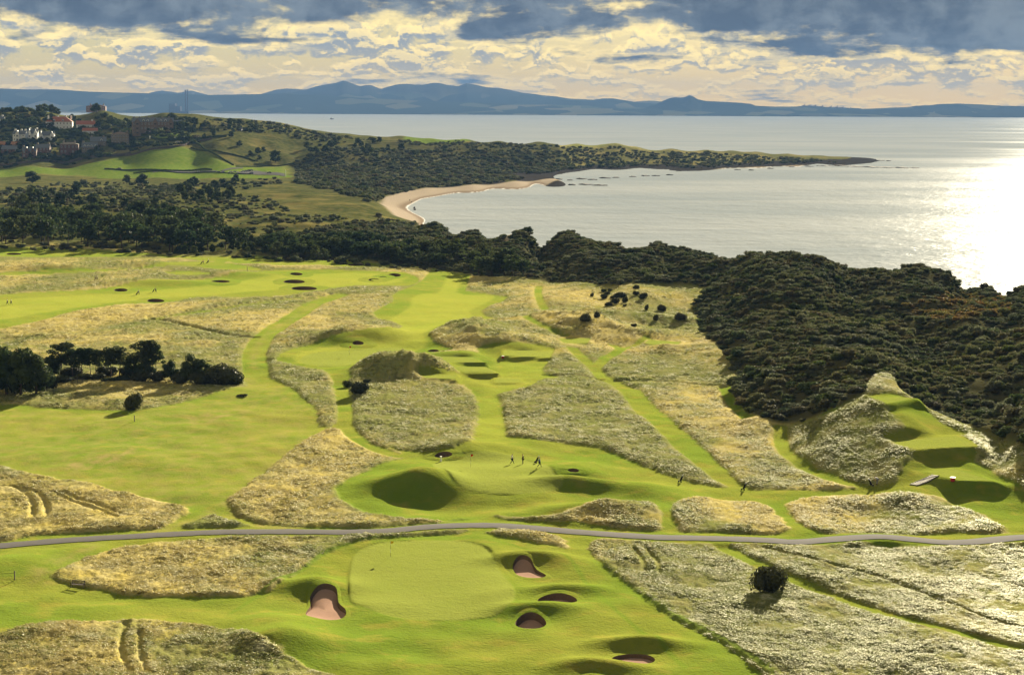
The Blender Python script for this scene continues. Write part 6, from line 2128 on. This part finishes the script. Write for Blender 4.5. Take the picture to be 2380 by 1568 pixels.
person(c6((1423, 203))[0], 'stand', 0, REDC, BLK, 'person in red top on the far tee by the trees')
person(c6((1460, 195))[0], 'stand', 180, NAVY, BLK, 'person in dark top on the far tee by the trees')
trolley(c6((1407, 203))[0], 0, 'golf trolley left of the person in red on the far tee')
trolley(c6((1448, 197))[0], 0, 'golf trolley between the two people on the far tee')
person(cB((1930, 577))[0], 'walk', 160, BLK, BLK, 'person walking on the beach, farther from the water')
person(cB((1953, 600))[0], 'walk', 160, NAVY, BLK, 'person walking on the beach, nearer the water')


# ------------------------------------------------------------------ flags and furniture of the course
def pin(uv, hgt, fcol, label):
    p = on(uv)[0]
    e = empty('flagstick', p, R(20), label, 'flag', 'flagsticks of the greens')
    n = 4
    for k in range(n):
        solid('pole', *tube([(0, 0, hgt * k / n), (0, 0, hgt * (k + 1) / n)], [0.02, 0.02], 8), cloth((0.6, 0.6, 0.55)) if k % 2 else cloth((0.12, 0.10, 0.03)), e)
    V_ = []
    for i in range(6):
        x = 0.45 * i / 5
        y = 0.05 * math.sin(i * 1.3)
        V_ += [(x, y, hgt), (x, y, hgt - 0.38 + 0.03 * i)]
    solid('flag_cloth', V_, [(2 * i, 2 * i + 1, 2 * i + 3, 2 * i + 2) for i in range(5)], cloth(fcol), e)
    solid('cup', *tube([(0, 0, -0.08), (0, 0, 0.012)], [0.06, 0.06], 10), cloth(WHC), e)


pin(c5((840, 388))[0], 2.15, (0.75, 0.48, 0.03), 'yellow flag on the near green')
pin(c7((1300, 293))[0], 2.15, (0.6, 0.03, 0.02), 'red flag on the second green with people')
pin(c1((668, 312))[0], 2.15, (0.6, 0.03, 0.02), 'red flag on the middle green')

p = on((181, 1365))[0]
e = empty('park_bench', p, R(-12), 'dark wooden bench at the edge of the golden grass', 'bench')
for k in range(5):
    box('seat_slat', (-0.85, 0.85, -0.22 + 0.1 * k, -0.13 + 0.1 * k, 0.43, 0.46), WOOD, e)
for k in range(9):
    x = -0.76 + 0.19 * k
    box('back_slat', (x - 0.03, x + 0.03, 0.27, 0.295, 0.5, 0.84), WOOD, e)
box('top_rail', (-0.88, 0.88, 0.255, 0.31, 0.84, 0.92), WOOD, e)
box('bottom_rail', (-0.85, 0.85, 0.262, 0.302, 0.46, 0.5), WOOD, e)
for x in (-0.86, 0.86):
    box('leg', (x - 0.035, x + 0.035, -0.26, -0.19, -0.05, 0.66), WOOD, e)
    box('leg', (x - 0.035, x + 0.035, 0.25, 0.32, -0.05, 0.95), WOOD, e)
    box('armrest', (x - 0.04, x + 0.04, -0.3, 0.25, 0.66, 0.70), WOOD, e)

p = on((34, 1347))[0]
e = empty('fence_post', p, 0, 'dark wooden post with a rope to the left at the left edge', 'post')
box('post', (-0.06, 0.06, -0.06, 0.06, -0.2, 1.15), WOOD, e)
box('post_cap', (-0.08, 0.08, -0.08, 0.08, 1.15, 1.2), WOOD, e)
q = on((-30, 1332))[0] - p
solid('rope', *tube([(0, 0, 0.95), (q[0] * 0.25, q[1] * 0.25, 0.72), (q[0] * 0.5, q[1] * 0.5, 0.66), (q[0] * 0.75, q[1] * 0.75, 0.75), (q[0], q[1], 0.95 + q[2])], [0.02] * 5, 6), BLACK, e)

PALEWOOD = simple('weathered_boards', (0.66, 0.63, 0.58), 0.9, 0.05, 0.15, 4)
# the striped steps up the tee mound
a, b = on(c3((1312, 1412))[0])[0], on(c3((1452, 1350))[0])[0]
e = empty('steps', a, 0, 'flight of pale wooden steps up the side of the tee mound', 'steps')
dv = b - a
ln = math.hypot(dv[0], dv[1])
t = np.array([dv[0], dv[1], 0]) / ln
s = np.array([-t[1], t[0], 0])
NS = 10
bp_ = [dv * k / 8 + s * n_ for k in range(9) for n_ in (-0.62, 0.62)]
solid('gap_backing', [(q_[0], q_[1], float(land(a[0] + q_[0], a[1] + q_[1])) - a[2] + 0.05) for q_ in bp_], [(2 * k, 2 * k + 1, 2 * k + 3, 2 * k + 2) for k in range(8)], WOOD, e)  # dark sheet added under the treads so the gaps between them read dark
for k in range(NS):
    c_ = dv * (k + 0.5) / NS
    zt = float(land(a[0] + c_[0], a[1] + c_[1])) - a[2] + 0.14
    o4 = [c_ + t * m_ * ln / NS * 0.18 + s * n_ * 0.6 for m_, n_ in ((-1, -1), (1, -1), (1, 1), (-1, 1))]
    V_ = [(q_[0], q_[1], zt - 0.1) for q_ in o4] + [(q_[0], q_[1], zt) for q_ in o4]
    solid('step', V_, [(0, 3, 2, 1), (4, 5, 6, 7), (0, 1, 5, 4), (1, 2, 6, 5), (2, 3, 7, 6), (3, 0, 4, 7)], PALEWOOD, e)
for n_ in (-0.65, 0.65):
    pts = [dv * k / 6 + s * n_ for k in range(7)]
    solid('side_board', *tube([(q_[0], q_[1], float(land(a[0] + q_[0], a[1] + q_[1])) - a[2] + 0.08) for q_ in pts], [0.07] * 7, 5), WOOD, e)


def bin_(uv, label, s_=1.0):
    p = on(uv)[0]
    e = empty('litter_bin', p, 0, label, 'bin')
    e.scale = (s_, s_, s_)
    solid('body', *tube([(0, 0, 0.0), (0, 0, 0.05), (0, 0, 0.45), (0, 0, 0.5)], [0.24, 0.28, 0.30, 0.28], 14), cloth((0.45, 0.03, 0.03)), e)
    V_, Fc = tube([(0, 0, 0.5), (0, 0, 0.56)], [0.36, 0.36], 14)
    solid('lid', list(V_) + [(0, 0, 0.60), (0, 0, 0.5)], [tuple(f) for f in Fc] + [(14 + i, 14 + (i + 1) % 14, 28) for i in range(14)] + [(i, (i + 1) % 14, 29) for i in range(14)], TRIM, e)


bin_(c3((1560, 1388))[0], 'round red bin with white lid on the tee mound', 1.25)
bin_(c1((1833, 337))[0], 'small red bin with white lid on the long tee', 1.0)


def post(uv, hgt, mat, label, name='marker_post', w_=0.07):
    p = on(uv)[0]
    e = empty(name, p, 0, label, 'post')
    box('post', (-w_, w_, -w_, w_, -0.2, hgt), mat, e)
    box('post_cap', (-w_ * 1.25, w_ * 1.25, -w_ * 1.25, w_ * 1.25, hgt, hgt + 0.05), mat, e)


post(c7((1054, 247))[0], 0.85, TRIM, 'short white post in the bunker behind the second green', w_=0.14)
post(c6((1732, 250))[0], 1.6, WOOD, 'thin dark post in the rough beside the upper fairway')
post(c9((1225, 862))[0], 1.2, WOOD, 'thin dark post on the mown field below the single bush')
post(cU((2200, 1030))[0], 6.0, TRIM, 'tall white pole at the right end of the car park', 'flagpole', 0.12)
post(cU((550, 575))[0], 3.0, TRIM, 'white post on the village lawn', 'signpost', 0.4)

# white rail and seat under the pines
p = on(c9((680, 512))[0])[0]
e = empty('timber_rail', p, R(5), 'pale timber rail under the pines of the copse', 'fence')
for x in (-1.8, -0.6, 0.6, 1.8):
    box('post', (x - 0.06, x + 0.06, -0.06, 0.06, -0.2, 1.0), CONC, e)
box('rail', (-1.9, 1.9, -0.11, -0.065, 0.82, 0.96), CONC, e)

# ------------------------------------------------------------------ shore rocks
ROCK = simple('wet_rock', (0.045, 0.042, 0.04), 0.95, 0.02, 0.3, 0.4)


def rock_mesh(seed):
    r = np.random.default_rng(seed)
    bm = bmesh.new()
    bmesh.ops.create_icosphere(bm, subdivisions=2, radius=1.0)
    for v in bm.verts:
        c_ = np.array(v.co)
        k = 0.75 + 0.5 * float(perlin(np.array([c_[0] * 1.7 + seed]), np.array([c_[1] * 1.7 + c_[2]]), seed)[0]) + 0.12 * r.normal()
        v.co = Vector((c_[0] * k, c_[1] * k, c_[2] * k))
    me = bpy.data.meshes.new('shore_rock')
    bm.to_mesh(me)
    bm.free()
    me.materials.append(ROCK)
    return me


ROCKS = [rock_mesh(i) for i in range(4)]
ROCK_SPOTS = [(1300, 417, 14), (1325, 419, 10), (1350, 416, 16), (1378, 418, 12), (1405, 414, 18), (1432, 413, 12), (1360, 429, 22), (1395, 431, 18), (1330, 430, 14), (1470, 411, 12), (1500, 409, 14), (1525, 409, 10), (1555, 407, 10),
              (1840, 388, 10), (1880, 387, 14), (1920, 386, 22), (1955, 386, 26), (1990, 387.5, 30), (2025, 388.5, 30), (2060, 389.5, 28), (2095, 390, 26), (2125, 390.5, 16), (1790, 392, 10), (1715, 395, 8), (1745, 396, 8),
              (1860, 378, 14), (1890, 379, 12), (2045, 373.5, 12), (2065, 374.5, 8), (963, 484, 3.5), (964, 488, 4.0)]
for i, (u, v, wpx) in enumerate(ROCK_SPOTS):
    q = at_z([(u, v)], SEA)[0]
    sx = wpx * q[1] / F
    link('shore_rock', ROCKS[i % 4], (q[0], q[1], SEA + 0.05), (sx * 0.95, sx * 1.6, 1.1 if wpx > 5 else 1.3), (i * 1.7) % 0.5, None,
         'flat dark rock of the reef off the headland' if u > 1650 else 'dark rock at the tide line of the bay', 'rock', 'rocks of the shore')

# ------------------------------------------------------------------ far landmarks
def stack(u, v0, v1, wpx, dist, label):
    b_, t_ = at_d([(u, v0)], dist)[0], at_d([(u, v1)], dist)[0]
    s_ = dist / F
    e = empty('chimney_stack', (b_[0], b_[1], SEA), 0, label, 'chimney', 'twin chimneys of the power station')
    H_ = t_[2] - SEA
    solid('shaft', *tube([(0, 0, 0), (0, 0, H_ * 0.5), (0, 0, H_ * 0.97)], [wpx * s_ * 0.62, wpx * s_ * 0.52, wpx * s_ * 0.48], 14), CONC, e)
    solid('rim', *tube([(0, 0, H_ * 0.97), (0, 0, H_)], [wpx * s_ * 0.55, wpx * s_ * 0.55], 14), CONC, e)


stack(431.3, 262, 209, 3.2, 13000, 'left one of the two tall chimneys on the far shore')
stack(436.3, 262, 209, 3.2, 13010, 'right one of the two tall chimneys on the far shore')
b_ = at_d([(409, 262)], 13100)[0]
e = empty('power_station', (b_[0], b_[1], SEA), 0, 'pale boxy power station beside the twin chimneys', 'power station')
box('boiler_house', (-42, -2, -30, 60, 0, 75), CONC, e)
box('turbine_hall', (-2, 30, -20, 50, 0, 58), CONC, e)
box('annex', (30, 80, -15, 30, 0, 26), CONC, e)


def spire(u, v, wpx, hpx, dist, label):
    b_ = at_d([(u, v)], dist)[0]
    s_ = dist / F
    w_, hh = wpx * s_ / 2, hpx * s_
    e = empty('church', (b_[0], b_[1], b_[2] - 25), 0, label, 'church', 'spires of the far town')
    box('nave', (-w_ * 3, w_ * 1.2, -w_, w_, 0, 25 + hh * 0.25), STONE, e)
    box('tower', (w_ * 1.25, w_ * 3, -w_ * 0.9, w_ * 0.9, 0, 25 + hh * 0.55), STONE, e)
    x = w_ * 2.1
    solid('spire', [(x - w_ * 0.8, -w_ * 0.8, 25 + hh * 0.55), (x + w_ * 0.8, -w_ * 0.8, 25 + hh * 0.55), (x + w_ * 0.8, w_ * 0.8, 25 + hh * 0.55), (x - w_ * 0.8, w_ * 0.8, 25 + hh * 0.55), (x, 0, 25 + hh)], [(0, 1, 4), (1, 2, 4), (2, 3, 4), (3, 0, 4)], STONE, e)


for i, (u, v, wp, hp) in enumerate(((1868, 246, 2.0, 5), (1880, 246, 2.5, 3.5), (1893, 247, 2.5, 4), (1910, 248, 2.0, 4), (1930, 249, 1.8, 4), (1944, 250, 1.8, 6), (1958, 250, 1.6, 3.5), (1976, 252, 1.6, 4))):
    spire(u, v, wp, hp, 16850, ['leftmost church spire', 'second church spire from the left', 'third church spire from the left', 'fourth church spire from the left', 'fifth church spire from the left', 'tallest church spire', 'second church spire from the right', 'rightmost church spire'][i] + ' on the far town skyline')

p = at_z([(771, 277.5)], SEA)[0]
e = empty('boat', (p[0], p[1], SEA), R(5), 'tiny dark boat far out on the open water', 'boat')
sc = 8 * p[1] / F
V_ = [(-sc / 2, -3, 1.0), (sc * 0.3, -3, 1.0), (sc / 2, 0, 1.0), (sc * 0.3, 3, 1.0), (-sc / 2, 3, 1.0), (-sc / 2, -3.4, 5), (sc * 0.32, -3.4, 5), (sc * 0.56, 0, 6.5), (sc * 0.32, 3.4, 5), (-sc / 2, 3.4, 5)]
V_ = [(a_, b2, c_ - 1.6) for a_, b2, c_ in V_]
solid('hull', V_, [(0, 1, 6, 5), (1, 2, 7, 6), (2, 3, 8, 7), (3, 4, 9, 8), (4, 0, 5, 9), (5, 6, 7, 8, 9)], WOOD, e)
box('cabin', (-sc * 0.3, -sc * 0.05, -2.2, 2.2, 3.3, 8.5), STONE2, e)
solid('mast', *tube([(0, 0, 3.3), (0, 0, 13)], [0.3, 0.2], 6), METAL, e)
